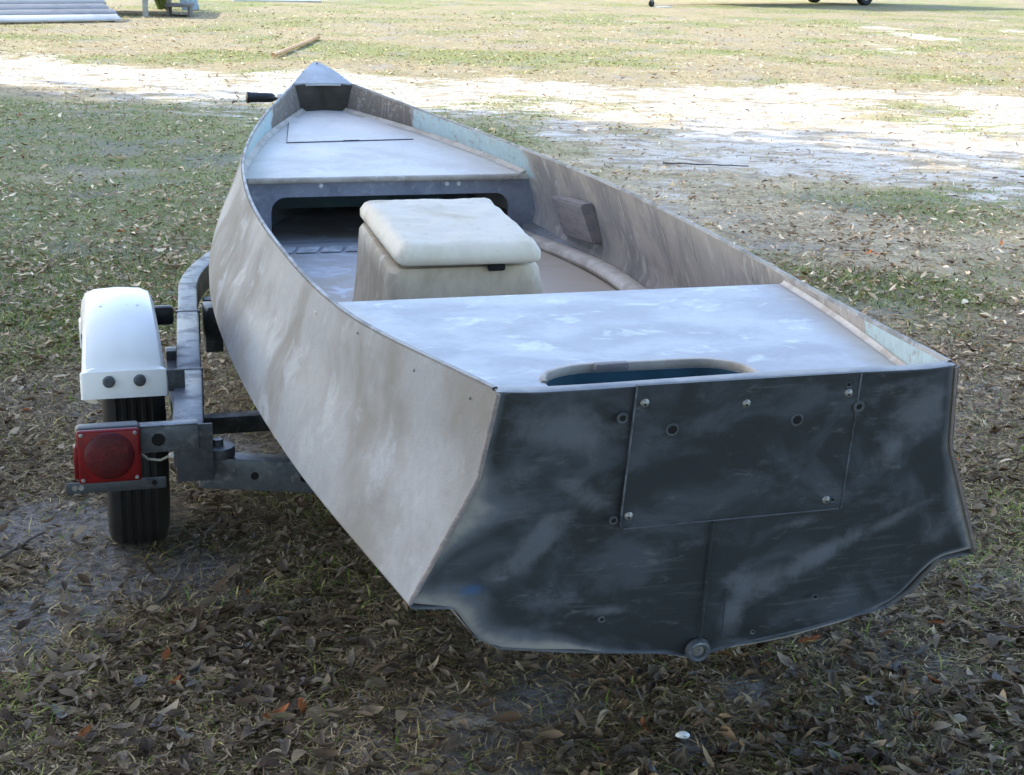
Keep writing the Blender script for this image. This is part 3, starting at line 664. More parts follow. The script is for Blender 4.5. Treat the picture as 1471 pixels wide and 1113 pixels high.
for a in range(NU):
    for b_ in range(NV):
        bm.faces.new([grid[0, a, b_], grid[0, a + 1, b_], grid[0, a + 1, b_ + 1], grid[0, a, b_ + 1]]); bm.faces.new([grid[1, a, b_ + 1], grid[1, a + 1, b_ + 1], grid[1, a + 1, b_], grid[1, a, b_]])
for a in range(NU):
    bm.faces.new([grid[1, a, 0], grid[1, a + 1, 0], grid[0, a + 1, 0], grid[0, a, 0]]); bm.faces.new([grid[0, a, NV], grid[0, a + 1, NV], grid[1, a + 1, NV], grid[1, a, NV]])
for b_ in range(NV):
    bm.faces.new([grid[0, 0, b_], grid[0, 0, b_ + 1], grid[1, 0, b_ + 1], grid[1, 0, b_]]); bm.faces.new([grid[1, NU, b_], grid[1, NU, b_ + 1], grid[0, NU, b_ + 1], grid[0, NU, b_]])
cu = bmo('cushion', bm, MAT['cushion'], seat, True); cu['label'] = 'off-white padded canvas lid'
def loft(name, loops, mat, par, ang=35):
    V = [p for L_ in loops for p in L_]; n = len(loops[0]); F = []
    for i in range(len(loops) - 1):
        for j in range(n): F.append((i * n + j, i * n + (j + 1) % n, (i + 1) * n + (j + 1) % n, (i + 1) * n + j))
    F.append(tuple(range((len(loops) - 1) * n, len(loops) * n))); F.append(tuple(range(n - 1, -1, -1)))
    o = pyo(name, V, F, mat, par); b = bmesh.new(); b.from_mesh(o.data); bmesh.ops.recalc_face_normals(b, faces=b.faces[:]); b.to_mesh(o.data); b.free(); return autosmooth(o, ang)
loops = []
for z_, g in ((0, .036), (.2, .022), (.5, .012), (.8, .004), (.95, .0), (1.0, -.008)):
    L_ = []
    for (x, y) in rrect(.368 + 2 * g, .485 + 2 * g, .045, 6):
        cx_ = lerp(-.099, -.090, (y + .25) / .5) + .012 * (1 - z_); zt = lerp(.406, .440, (y + .25) / .5)
        L_.append((cx_ + x, 1.452 + y, lerp(ZF + .002, zt, z_)))
    loops.append(L_)
sb = loft('box', loops, MAT['box'], seat); sb['label'] = 'stained tan fibreglass box'
box('dark_notch_block', (-.030, 1.203, .4085), (.042, .016, .018), MAT['hole'], seat, .006)  # near-black block for the dark notch below the lid's front edge

# ================================================================== TRAILER
trl = empty('boat_trailer', (BO[0], BO[1], 0), BA, 'galvanised boat trailer with white fender under the skiff', 'trailer')
TC = -.058                                     # trailer centre line in boat coordinates at the axle
def mx(p, s):                                  # mirror about the trailer's centre line
    return p if s < 0 else (2 * TC - p[0], p[1], p[2])
railpts = [(-.765, .985, .46), (-.733, 1.42, .46), (-.692, 2.02, .458), (-.677, 2.245, .456), (-.662, 2.43, .454), (-.632, 2.60, .452), (-.575, 2.80, .45), (-.45, 3.15, .445), (-.2, 3.75, .44), (-.10, 4.1, .44), (-.095, 4.6, .44)]
for s in (-1, 1):
    P = [Vector(mx(p, s)) for p in railpts]
    off = Vector((0, 0, -.045))
    beam('rail', P[0], P[1], .066, .098, MAT['steel'], trl, .006)
    beam('rail', P[1] - Vector((0, .004, .004)), P[2], .060, .086, MAT['steel'], trl, .006)
    # curved forward length
    fine = []
    for k in range(2, len(P) - 1):
        for u in np.linspace(0, 1, 6, endpoint=False):
            a, b_, c, d = P[max(2, k - 1)], P[k], P[k + 1], P[min(len(P) - 1, k + 2)]
            fine.append(.5 * (2 * b_ + (c - a) * u + (2 * a - 5 * b_ + 4 * c - d) * u * u + (-a + 3 * b_ - 3 * c + d) * u ** 3))
    fine.append(P[-1])
    sweep('rail', [p + off for p in fine], rrect(.056, .08, .006, 2), MAT['steel'], trl, ang=30)
    # joint collars
    for k in (1, 2):
        d = (P[k] - P[k - 1]).normalized(); beam('rail_collar', P[k] - d * .006 + Vector((0, 0, .0015)), P[k] + d * .006 + Vector((0, 0, .0015)), .0685 if k == 1 else .0645, .095, MAT['steel_dark'], trl, .002)
    e = P[0]
    box('rail_end_plate', (e.x + (.012 if s < 0 else -.012), e.y - .006, .398), (.078, .008, .128), MAT['steel_dark'], trl, .002)
    # spring, hanger and bunk support
    sx = .10 * (1 if s < 0 else -1)
    hx = (P[0].x + P[1].x) / 2 + .25 * sx
    sweep('leaf_spring', [(hx - .02 * (1 if s < 0 else -1), y, .285 + .075 * ((y - 1.53) / .36) ** 2) for y in np.linspace(1.17, 1.89, 16)], rrect(.045, .02, .003, 1), MAT['steel_dark'], trl)
    for y in (1.17, 1.89): box('spring_hanger', (hx - .02 * (1 if s < 0 else -1), y, .362), (.04, .05, .05), MAT['steel_dark'], trl, .004)
    box('bunk_bracket', (P[2].x + sx * .75, 2.12, .385), (.05, .09, .13), MAT['steel_dark'], trl, .004)
    lathe('bracket_bolt', [(0, .012), (.010, .011), (.012, 0)], MAT['steel_dark'], trl, 6, frame((P[2].x + sx * .62, 2.06, .445), (0, 0, 1)))
# rear cross member: V shaped, dips to the middle
for s in (-1, 1):
    a = Vector(mx((-.735, 1.045, .372), s)); b_ = Vector((TC, 1.045, .285))
    rc = beam('rear_cross_member', a, b_, .052, .072, MAT['steel'], trl, .004)
    for u in (.165, .325):
        p = a.lerp(b_, u); lathe('frame_hole', [(0, .0005), (.0085, .0005), (.0095, -.001)], MAT['hole'], rc, 16, frame((p.x, p.y - .0265, p.z - .037), (0, -1, 0)))
    # plate with bolt where the cross member meets the rail
    q = Vector(mx((-.700, 1.035, .381), s)); lathe('corner_lug', [(0, .012), (.035, .010), (.037, 0), (.037, -.012), (0, -.012)], MAT['steel_dark'], trl, 20, frame(q, (0, 0, 1)))
    lathe('lug_bolt', [(0, .016), (.012, .016), (.013, .002)], MAT['steel_dark'], trl, 6, frame(q + Vector((0, 0, .010)), (0, 0, 1)))
beam('axle', (2 * TC + .76, 1.53, .305), (-.76, 1.53, .305), .045, .045, MAT['steel_dark'], trl, .004)
beam('front_cross_member', (2 * TC + .62, 2.42, .40), (-.62, 2.42, .40), .05, .07, MAT['steel_dark'], trl, .004)
for s in (-1, 1): beam('bunk', (TC + s * .26, .5, .318), (TC + s * .24, 2.9, .33), .09, .05, MAT['carpet'], trl, .01)
for s in (-1, 1):
    for y in (1.045, 2.42): box('bunk_post', (TC + s * .25, y, .275 if y < 2 else .30), (.04, .05, .06), MAT['steel'], trl, .003)
# wheels with tyres
def wheel(x, side):
    wy, R_ = 1.53, .268; M_ = frame((x, wy, R_ - .004), (-1, 0, 0), (0, 1, 0))
    h = lathe('wheel', [(0, .03), (.03, .034), (.035, .045), (.05, .045), (.055, .03), (.10, .022), (.135, .04), (.15, .055), (.152, .05), (.14, .0), (.14, -.05), (.152, -.052)], MAT['rim'], trl, 36, M_ if side < 0 else M_ @ Matrix.Rotation(math.pi, 4, 'X'))
    hw = .074
    prof = [(.148, -.052), (.165, -.062), (.20, -.070), (.232, -.072), (.252, -.066), (.2605, -.058)]
    for g in (-.034, -.011, .011, .034): prof += [(.2675 if abs(g) < .03 else .265, g - .0095), (.2600, g - .0065), (.2600, g + .0065), (.2675 if abs(g) < .03 else .265, g + .0095)] if False else [(.267, g - .0075), (.2635, g - .0040), (.2635, g + .0040), (.267, g + .0075)]
    prof += [(.2605, .058), (.252, .066), (.232, .072), (.20, .070), (.165, .062), (.148, .052)]
    lathe('tyre', prof, MAT['rubber'], h, 56, M_, 30, closed=True)
    for k in range(5):
        a = 2 * math.pi * k / 5; lathe('lug_nut', [(0, .02), (.008, .019), (.009, .0)], MAT['bolt'], h, 6, (M_ if side < 0 else M_ @ Matrix.Rotation(math.pi, 4, 'X')) @ Matrix.Translation((.075 * math.cos(a), .075 * math.sin(a), .02)))
wheel(-.866, -1); wheel(2 * TC + .866, 1)
# fenders
def fender(x0, s):
    cy_, cz_ = 1.53, .262
    prof = []                                 # centre-line arc in (y,z): skirt, round, flat top, round, skirt
    arc = [(-.282, .448), (-.279, .475), (-.272, .508), (-.262, .516), (-.250, .535), (-.225, .563), (-.19, .588), (-.14, .608), (-.07, .618), (0, .620), (.07, .618), (.14, .608), (.19, .588), (.225, .563), (.25, .535), (.262, .516), (.272, .508), (.279, .475), (.282, .448)]
    V = []; F = []; NA = len(arc); cross = []
    for lay in (0, 1):
        for i, (dy, z) in enumerate(arc):
            skirt = abs(dy) > .266; k = 1.0 if skirt else .955 - .10 * max(0, (z - .52) / .12)
            hw = .0965 * k; rr = .012 if skirt else .030
            nrm = Vector((0, dy, (z - .36) * .9)).normalized(); o_ = -.004 * lay
            P = [(-hw, -.075 if not skirt else -.05), (-hw, -rr), (-hw + rr * .3, -rr * .35), (-hw + rr, 0), (0, .004), (hw - rr, 0), (hw - rr * .3, -rr * .35), (hw, -rr), (hw, -.075 if not skirt else -.05)]
            for a, d in P:
                p = Vector((0, cy_ + dy, z)) + nrm * (d + o_); V.append((x0 + a * (1 - .04 * lay), p.y, p.z))
    n = 9; o1 = NA * n
    for i in range(NA - 1):
        for j in range(n - 1):
            k = i * n + j; F.append((k, k + 1, k + 1 + n, k + n)); F.append((o1 + k, o1 + k + n, o1 + k + n + 1, o1 + k + 1))
    rim = list(range(n)) + [i * n + n - 1 for i in range(1, NA)] + [(NA - 1) * n + j for j in range(n - 2, -1, -1)] + [i * n for i in range(NA - 2, 0, -1)]
    for i in range(len(rim)): j = (i + 1) % len(rim); F.append((rim[i], o1 + rim[i], o1 + rim[j], rim[j]))
    o = pyo('fender', V, F, MAT['white'], trl); b = bmesh.new(); b.from_mesh(o.data); bmesh.ops.recalc_face_normals(b, faces=b.faces[:]); b.to_mesh(o.data); b.free(); autosmooth(o, 28)
    o['label'] = 'glossy white plastic fender'
    for dx in (-.034, .034): lathe('fender_bolt', [(0, .010), (.010, .009), (.0135, .004), (.014, -.002)], MAT['steel_dark'], o, 14, frame((x0 + dx, cy_ - .2805, .487), (0, -1, .15)))
    for dx in (-.042, -.018, .018, .042): beam('top_rib', (x0 + dx, cy_ - .09, .6185), (x0 + dx, cy_ + .09, .6185), .008, .006, MAT['white'], o, .002)
    # bracket back to the rail
    sx = 1 if s < 0 else -1
    box('fender_bracket', (x0 + sx * .11, cy_ - .262, .478), (.05, .008, .05), MAT['steel_dark'], trl, .002); box('fender_bracket', (x0 + sx * .11, cy_ + .20, .52), (.06, .03, .05), MAT['black'], trl, .01)
fender(-.886, -1); fender(2 * TC + .886, 1)
# tail lights on their brackets
def tail(s):
    y = .957; X = lambda x: x if s < 0 else 2 * TC - x
    br = box('light_bracket', ((X(-.865) + X(-.775)) / 2, y + .010, .437), (.15, .006, .056), MAT['steel'], trl, .0015)
    box('bracket_flange', ((X(-.865) + X(-.775)) / 2, y + .022, .4665), (.15, .03, .004), MAT['steel'], br, .001)
    lathe('bracket_hole', [(0, .0005), (.0095, .0005), (.0135, .001), (.0145, -.001)], MAT['hole'], br, 18, frame((X(-.828), y + .0065, .437), (0, -1, 0)))
    cx_ = X(-.930); cz_ = .4165
    tl = autosmooth(bmo('tail_light', box_bm((cx_, y + .012, cz_), (.132, .045, .120), .010, None, 3), MAT['black'], trl))
    tl['label'] = 'square red tail light with dull round lens'
    le = autosmooth(bmo('lens', box_bm((cx_, y - .014, cz_), (.128, .016, .116), .007, None, 3), MAT['lens'], tl))
    lathe('lens_dome', [(0, .011), (.02, .0105), (.036, .0085), (.047, .005), (.0515, .0005), (.052, -.004)], MAT['lens_core'], tl, 36, frame((cx_, y - .0215, cz_ + .002), (0, -1, 0)))
    box('side_reflector', (cx_ - .067 * (1 if s < 0 else -1), y - .004, cz_ - .012), (.008, .03, .07), MAT['lens'], tl, .003)
    for dx in (-.054, .054):
        for dz in (-.049, .049): lathe('lens_screw', [(0, .003), (.003, .0028), (.0045, .0)], MAT['bolt'], tl, 10, frame((cx_ + dx, y - .022, cz_ + dz), (0, -1, 0)))
    st_ = box('plate_strap', (X(-.918), y + .010, .3405), (.205, .005, .025), MAT['steel_dark'], trl, .002)
    for x in (-1.003, -.990, -.84): lathe('strap_hole', [(0, .0006), (.0045, .0006), (.006, .0008), (.0065, -.001)], MAT['bolt'] if x < -.9 else MAT['hole'], st_, 12, frame((X(x), y + .0075, .342 + .0), (0, -1, 0)))
    sweep('light_wire', [(X(-.866), y + .02, .405), (X(-.85), y + .016, .392), (X(-.825), y + .014, .389), (X(-.80), y + .018, .399), (X(-.79), y + .03, .415)], circ(.0028, 8), MAT['wire'], trl)
    lathe('wire_clip', [(0, .005), (.005, .003), (.006, 0)], MAT['rim'], trl, 8, frame((X(-.802), y + .012, .40), (0, -1, 0)))
tail(-1); tail(1)
# tongue, winch post, winch and crank
beam('tongue', (-.095, 3.9, .44), (-.06, 5.35, .42), .07, .08, MAT['steel'], trl, .006)
lathe('coupler', [(0, .05), (.03, .045), (.045, .02), (.045, -.03), (0, -.03)], MAT['steel'], trl, 18, frame((-.058, 5.40, .40), (0, 0, 1)))
beam('jack_post', (-.05, 5.1, 0.005), (-.05, 5.1, .44), .05, .05, MAT['steel'], trl, .01, (0, 1, 0))
box('winch_post', (-.07, 4.53, .60), (.05, .05, .36), MAT['steel'], trl, .006)
box('bow_stop', (-.06, 4.37, .62), (.11, .28, .03), MAT['black'], trl, .01)
wn = box('winch', (-.07, 4.50, .765), (.10, .10, .09), MAT['steel'], trl, .008)
sweep('crank', [(-.10, 4.50, .79), (-.135, 4.50, .79), (-.14, 4.46, .797), (-.14, 4.40, .803), (-.145, 4.385, .806), (-.155, 4.38, .808)], rrect(.012, .012, .003, 1), MAT['black'], wn, up=(.3, 0, 1))
lathe('crank_grip', [(0, 0), (.013, 0), (.016, .006), (.019, .012), (.0205, .04), (.0205, .08), (.0215, .1), (.024, .112), (.0245, .118), (.020, .121), (0, .121)], MAT['black'], wn, 20, frame((-.147, 4.38, .808), (-1, -.02, .02)))
lathe('grip_nut', [(0, .0), (.010, 0), (.010, .014), (.007, .02), (0, .02)], MAT['steel_dark'], wn, 10, frame((-.147, 4.38, .808), (1, 0, 0)))

# ================================================================== BACKGROUND THINGS
# wooden ramp at the far left, its planks one by one
def wood_mat(name, c1, c2):
    b = NB(name); v = b.obj(); oi = b.n('ObjectInfo').outputs['Random']
    g = b.noise(v, 9, 5, .65, .5, (.35, 6, 6)); st_ = b.noise(v, 2.2, 4, .6, .4, None, 4.0)
    col = b.mix(b.step(g, .34, .68), c1, c2); col = b.mix(b.step(st_, .5, .72, 0, .5), col, tuple(x * .5 for x in c1))
    col = b.mix(b.math('MULTIPLY', oi, .45), col, tuple(x * .55 for x in c2))
    b.set(col, .8, 0, .2); b.bump(g, .4, .01); return b.m
MAT['ramp'] = wood_mat('weathered_grey_boards', (.21, .215, .225), (.33, .335, .345)); MAT['ramp_pale'] = wood_mat('pale_edge_board', (.50, .50, .50), (.66, .66, .66)); MAT['post'] = wood_mat('dark_wood', (.12, .105, .09), (.22, .2, .18))
MAT['postl'] = wood_mat('pale_post', (.38, .36, .3), (.5, .48, .42))
e_ = Vector((1.653, 1.528, 0)).normalized(); n_ = Vector((-e_.y, e_.x, 0))
ramp = empty('wooden_ramp', (-7.094, 27.149, 0), math.atan2(e_.y, e_.x), 'weathered grey plank ramp lying at the far left edge of the yard', 'ramp')
sl = math.atan2(.36, .85); rot = Matrix.Rotation(sl, 4, 'X')
for k in range(9):
    d0 = .215 * k; c = Vector((-2.6, (d0 + .10) * math.cos(sl), .045 + (d0 + .10) * math.sin(sl)))
    box('plank', c + Vector((0.0 + (.03 if k % 2 else -.02) * (k > 0), 0, 0)), (5.2, .198, .038), MAT['ramp_pale'] if k == 0 else MAT['ramp'], ramp, .006, rot)
for x in (-.12, -2.0, -4.0): beam('stringer', (x, .06, .020), (x, 1.86, .78), .045, .09, MAT['post'], ramp, .004)
porch = empty('wooden_porch', (-7.75, 31.0, 0), R(8), 'grey wooden porch platform behind the ramp', 'porch')
for x, y in ((.30, -1.55), (-2.2, -1.55), (.55, .75), (-2.2, .75)): beam('post', (x, y, .75), (x, y, -.05), .10, .10, MAT['postl'], porch, .006, (0, 1, 0))
for k in range(14): box('deck_board', (-1.4, -1.6 + .195 * k, .62), (4.4, .18, .035), MAT['ramp'], porch, .005)
for y in (-1.62, .85): box('rim_joist', (-1.4, y, .53), (4.2, .045, .15), MAT['ramp'], porch, .005)
box('step', (.9, -1.0, .20), (.5, .9, .05), MAT['post'], porch, .005)
for x in (.70, 1.10): box('step_riser', (x, -1.0, .10), (.04, .8, .2), MAT['post'], porch, .004)
# leaning pale blue board and a weed next to it
lb = autosmooth(bmo('leaning_board', box_bm((0, 0, .45), (.36, .05, .95), .01, Matrix.Rotation(-.30, 4, 'X') @ Matrix.Rotation(-.22, 4, 'Y')), plain('blue_grey_board', (.30, .37, .42), .6, var=.3), None)); lb.location = (-7.15, 32.7, -.03); lb.rotation_euler = (0, 0, .2); tag(lb, 'pale blue-grey board leaning upright behind the porch end', 'board')
def weed(loc, h, n, label, name='weed'):
    t = empty(name, loc, 0, label, 'weed'); V = []; F = []; rn = random.Random(3)
    for k in range(n):
        a = rn.uniform(0, 6.28); r = rn.uniform(.02, .22); L_ = h * rn.uniform(.5, 1.1); bx0 = Vector((r * math.cos(a) * .6, r * math.sin(a) * .6, 0)); tip = bx0 + Vector((math.cos(a) * r * 1.2, math.sin(a) * r * 1.2, L_)); sd_ = Vector((-math.sin(a), math.cos(a), 0)) * .018
        m_ = bx0.lerp(tip, .55) + Vector((0, 0, L_ * .12)); i0 = len(V); V += [bx0 - sd_ * .4, bx0 + sd_ * .4, m_ + sd_, m_ - sd_, tip]; F += [(i0, i0 + 1, i0 + 2, i0 + 3), (i0 + 3, i0 + 2, i0 + 4)]
    pyo('foliage', V, F, plain('weed_green', (.07, .115, .03), .7, var=.4, scale=6), t); sweep('stem', [(0, 0, 0), (.01, 0, h * .3), (0, .01, h * .6)], circ(.008, 6), MAT['post'], t)
weed((-7.62, 32.6, 0), .75, 240, 'green leafy weed growing beside the leaning board')
lbd = box('loose_board', (0, 0, .02), (2.2, .2, .035), MAT['ramp_pale'], None, .005); lbd.location = (-6.1, 38.3, 0); lbd.rotation_euler = (0, 0, .3); tag(lbd, 'pale loose board lying flat on grass at the top edge', 'board')
# long orange-brown pole on the grass, short dark stick on the sand, two twigs by the tyre
def pole(name, p0, p1, r0, r1, mat, label, cat, wob=0, n=10, seed=1, zoff=0.0):
    p0, p1 = Vector(p0), Vector(p1); rn = random.Random(seed); pts = []
    for i in range(n): u = i / (n - 1); pts.append(p0.lerp(p1, u) - p0 + Vector((rn.uniform(-wob, wob), rn.uniform(-wob, wob), zoff + abs(rn.uniform(0, wob * .4)))) )
    V = []; F = []; m_ = 8
    for i, p in enumerate(pts):
        t = (pts[min(i + 1, n - 1)] - pts[max(i - 1, 0)]).normalized(); x = t.cross(Vector((0, 0, 1))).normalized(); z = x.cross(t); r = lerp(r0, r1, i / (n - 1))
        for k in range(m_): a = 2 * math.pi * k / m_; V.append(p + (x * math.cos(a) + z * math.sin(a)) * r)
    for i in range(n - 1):
        for k in range(m_): F.append((i * m_ + k, (i + 1) * m_ + k, (i + 1) * m_ + (k + 1) % m_, i * m_ + (k + 1) % m_))
    F += [tuple(range(m_ - 1, -1, -1)), tuple(range((n - 1) * m_, n * m_))]
    o = pyo(name, V, F, mat, None, True); o.location = p0; return tag(o, label, cat)
pole('wooden_pole', (-3.19, 19.62, .035), (-3.12, 23.56, .04), .030, .030, plain('orange_wood', (.56, .32, .15), .6, var=.15), 'long orange-brown wooden pole lying on the far grass', 'pole', 0, 6)
MAT['twig'] = plain('grey_twig', (.12, .10, .085), .9, var=.4, scale=20)
pole('stick', (1.03, 10.50, .012), (1.62, 10.44, .012), .0065, .004, MAT['twig'], 'thin dark stick lying on the pale sand right of the bow', 'stick', .008, 10, 4)
pole('twig', (-1.25, 3.22, .012), (-1.165, 3.47, .014), .005, .003, MAT['twig'], 'short dark twig on bare soil at the left edge', 'twig', .004, 9, 5)
pole('twig', (-.79, 3.07, .012), (-.75, 3.62, .016), .0045, .0028, MAT['twig'], 'long thin twig on the soil just right of the tyre', 'twig', .012, 14, 9)
wp = lathe('pale_pebble', [(0, .008), (.006, .0075), (.010, .004), (.011, 0), (.008, -.003), (0, -.004)], MAT['white'], None, 10); wp.location = (.342, 2.536, .012); wp.scale = (1.3, .8, 1); tag(wp, 'small white pebble in the litter below the transom', 'pebble')

# parked travel trailer far off; only its tyre, jack and shade reach into the picture
MAT['camper'] = plain('camper_white', (.7, .7, .68), .4, var=.05, scale=2); MAT['camper_stripe'] = plain('camper_brown', (.2, .13, .08), .5); MAT['pane'] = plain('dark_glass', (.02, .025, .03), .1)
ax = Vector((10.4, 46.0, 0)) - Vector((3.44, 40.6, 0)); ca = math.atan2(ax.y, ax.x)
cmp_ = empty('parked_trailer', (3.44, 40.62, 0), ca, 'parked camping trailer with black tyre at the far top right', 'trailer'); CL = ax.length
box('body', (6.9, 1.15, 1.62), (7.6, 2.3, 2.2), MAT['camper'], cmp_, .12); box('stripe', (6.9, -.002, 1.3), (7.5, .03, .22), MAT['camper_stripe'], cmp_, .005)
for x, wd in ((4.6, .9), (6.6, 1.2), (9.2, .8)):
    f_ = box('window', (x, -.012, 1.95), (wd + .08, .03, .62), MAT['steel_dark'], cmp_, .01); box('pane', (x, -.03, 1.95), (wd, .012, .54), MAT['pane'], f_, .004)
box('door', (7.75, -.014, 1.55), (.66, .03, 1.75), MAT['camper'], cmp_, .01)
for y in (.35, 1.95): beam('chassis_rail', (2.0, y, .52), (10.7, y, .52), .08, .16, MAT['black'], cmp_, .01)
for y in (.35, 1.95): beam('drawbar', (.1, 1.15 + (y - 1.15) * .08, .50), (3.2, y, .50), .07, .12, MAT['black'], cmp_, .01)
for x in (CL,):
    for y in (.16, 2.14):
        M_ = frame((x, y, .335), (0, -1, 0)); wh = lathe('wheel', [(0, .03), (.05, .035), (.08, .01), (.16, .03), (.185, .07), (.19, .05), (.18, -.05)], MAT['rim'], cmp_, 28, M_)
        lathe('tyre', [(.185, -.08), (.23, -.1), (.30, -.1), (.333, -.075), (.335, 0), (.333, .075), (.30, .1), (.23, .1), (.185, .08)], MAT['rubber'], wh, 36, M_, 30, True)
for y in (-.30,): box('step', (7.75, y, .42), (.62, .3, .04), MAT['black'], cmp_, .01)
jk = beam('jack', (0, 0, .12), (0, 0, .95), .06, .06, MAT['steel'], cmp_, .01, (0, 1, 0))
lathe('caster_wheel', [(0, .025), (.05, .03), (.085, .025), (.095, .0), (.085, -.025), (.05, -.03), (0, -.025)], MAT['rubber'], jk, 20, frame((.01, 0, .095), (0, -1, .0)))
box('caster_fork', (.005, 0, .15), (.05, .075, .10), MAT['steel_dark'], jk, .005); box('jack_pad', (.30, -.1, .012), (.5, .22, .025), MAT['ramp_pale'], cmp_, .005)

# ================================================================== UNSEEN OAKS added only to shade the foreground (left of and behind the camera)
def leafy(name): return plain(name, (.045, .075, .022), .6, var=.5, scale=1.5)
MAT['oak_leaf'] = leafy('oak_leaf_green'); MAT['bark'] = plain('oak_bark', (.11, .095, .08), .95, var=.4, scale=8, bump=.6)
def oak(loc, trunk_h, crown_c, rad, nleaf, seed, label):
    t = empty('unseen_shade_oak', loc, 0, label, 'tree', 'unseen oaks added for shade'); rn = np.random.default_rng(seed); pr = random.Random(seed)
    V = []; F = []
    def limb(p0, p1, r0, r1, bend=.3, n=9):
        p0, p1 = Vector(p0), Vector(p1); mid = p0.lerp(p1, .5) + Vector((pr.uniform(-bend, bend), pr.uniform(-bend, bend), bend * .8)); b0 = len(V); m_ = 10
        pts = [(p0 * (1 - u) ** 2 + mid * 2 * u * (1 - u) + p1 * u * u) for u in np.linspace(0, 1, n)]
        for i, p in enumerate(pts):
            tt = (pts[min(i + 1, n - 1)] - pts[max(i - 1, 0)]).normalized(); x = tt.cross(Vector((.3, .2, 1))).normalized(); z = x.cross(tt); r = lerp(r0, r1, i / (n - 1)) * pr.uniform(.93, 1.07)
            for k in range(m_): a = 2 * math.pi * k / m_; V.append(p + (x * math.cos(a) + z * math.sin(a)) * r)
        for i in range(n - 1):
            for k in range(m_): F.append((b0 + i * m_ + k, b0 + (i + 1) * m_ + k, b0 + (i + 1) * m_ + (k + 1) % m_, b0 + i * m_ + (k + 1) % m_))
    limb((0, 0, -.2), (pr.uniform(-.2, .2), pr.uniform(-.2, .2), trunk_h), .42, .30, .1)
    cc = Vector(crown_c) - Vector(loc); clumps = []
    for k in range(46):
        d = Vector(rn.normal(size=3)).normalized(); q = rn.random() ** .4; clumps.append(cc + Vector((d.x * rad[0] * q, d.y * rad[1] * q, d.z * rad[2] * q)))
    for c in clumps[::4]: limb((0, 0, trunk_h - .25), c, .16, .03, .6)
    pyo('trunk', V, F, MAT['bark'], t, True)
    ci = rn.integers(0, len(clumps), nleaf); C_ = np.array([tuple(c) for c in clumps])[ci]; P = C_ + rn.normal(size=(nleaf, 3)) * np.array([rad[0], rad[1], rad[2]]) * .21
    nrm = rn.normal(size=(nleaf, 3)); nrm[:, 2] = np.abs(nrm[:, 2]) + .5; nrm /= np.linalg.norm(nrm, axis=1)[:, None]
    a = np.cross(nrm, rn.normal(size=(nleaf, 3))); a /= np.linalg.norm(a, axis=1)[:, None]; b_ = np.cross(nrm, a); s1 = rn.uniform(.15, .28, (nleaf, 1)); s2 = s1 * rn.uniform(.45, .75, (nleaf, 1))
    VV_ = np.stack([P - a * s1, P + b_ * s2 + nrm * .02, P + a * s1, P - b_ * s2 + nrm * .02], 1).reshape(-1, 3); Q = np.arange(nleaf * 4).reshape(-1, 4)
    link('crown', np_mesh('crown', VV_, Q), MAT['oak_leaf'], t)
oak((-16.5, 8.5, 0), 4.2, (-16.0, 9.5, 9.2), (5.0, 4.6, 4.4), 17000, 1, 'unseen tall oak added for shade far left of the boat')
oak((-17.5, 15.5, 0), 4.2, (-17.0, 15.0, 8.8), (5.0, 3.6, 4.2), 15000, 4, 'unseen tall oak added for shade left beyond the bow')
oak((-14.5, 2.5, 0), 4.0, (-14.0, 3.6, 9.0), (5.0, 4.6, 4.4), 17000, 2, 'unseen tall oak added for shade left behind the photographer')
oak((1.8, -4.5, 0), 2.6, (1.0, -4.0, 5.2), (6.5, 4.2, 2.4), 15000, 3, 'unseen oak added for shade right behind the photographer')

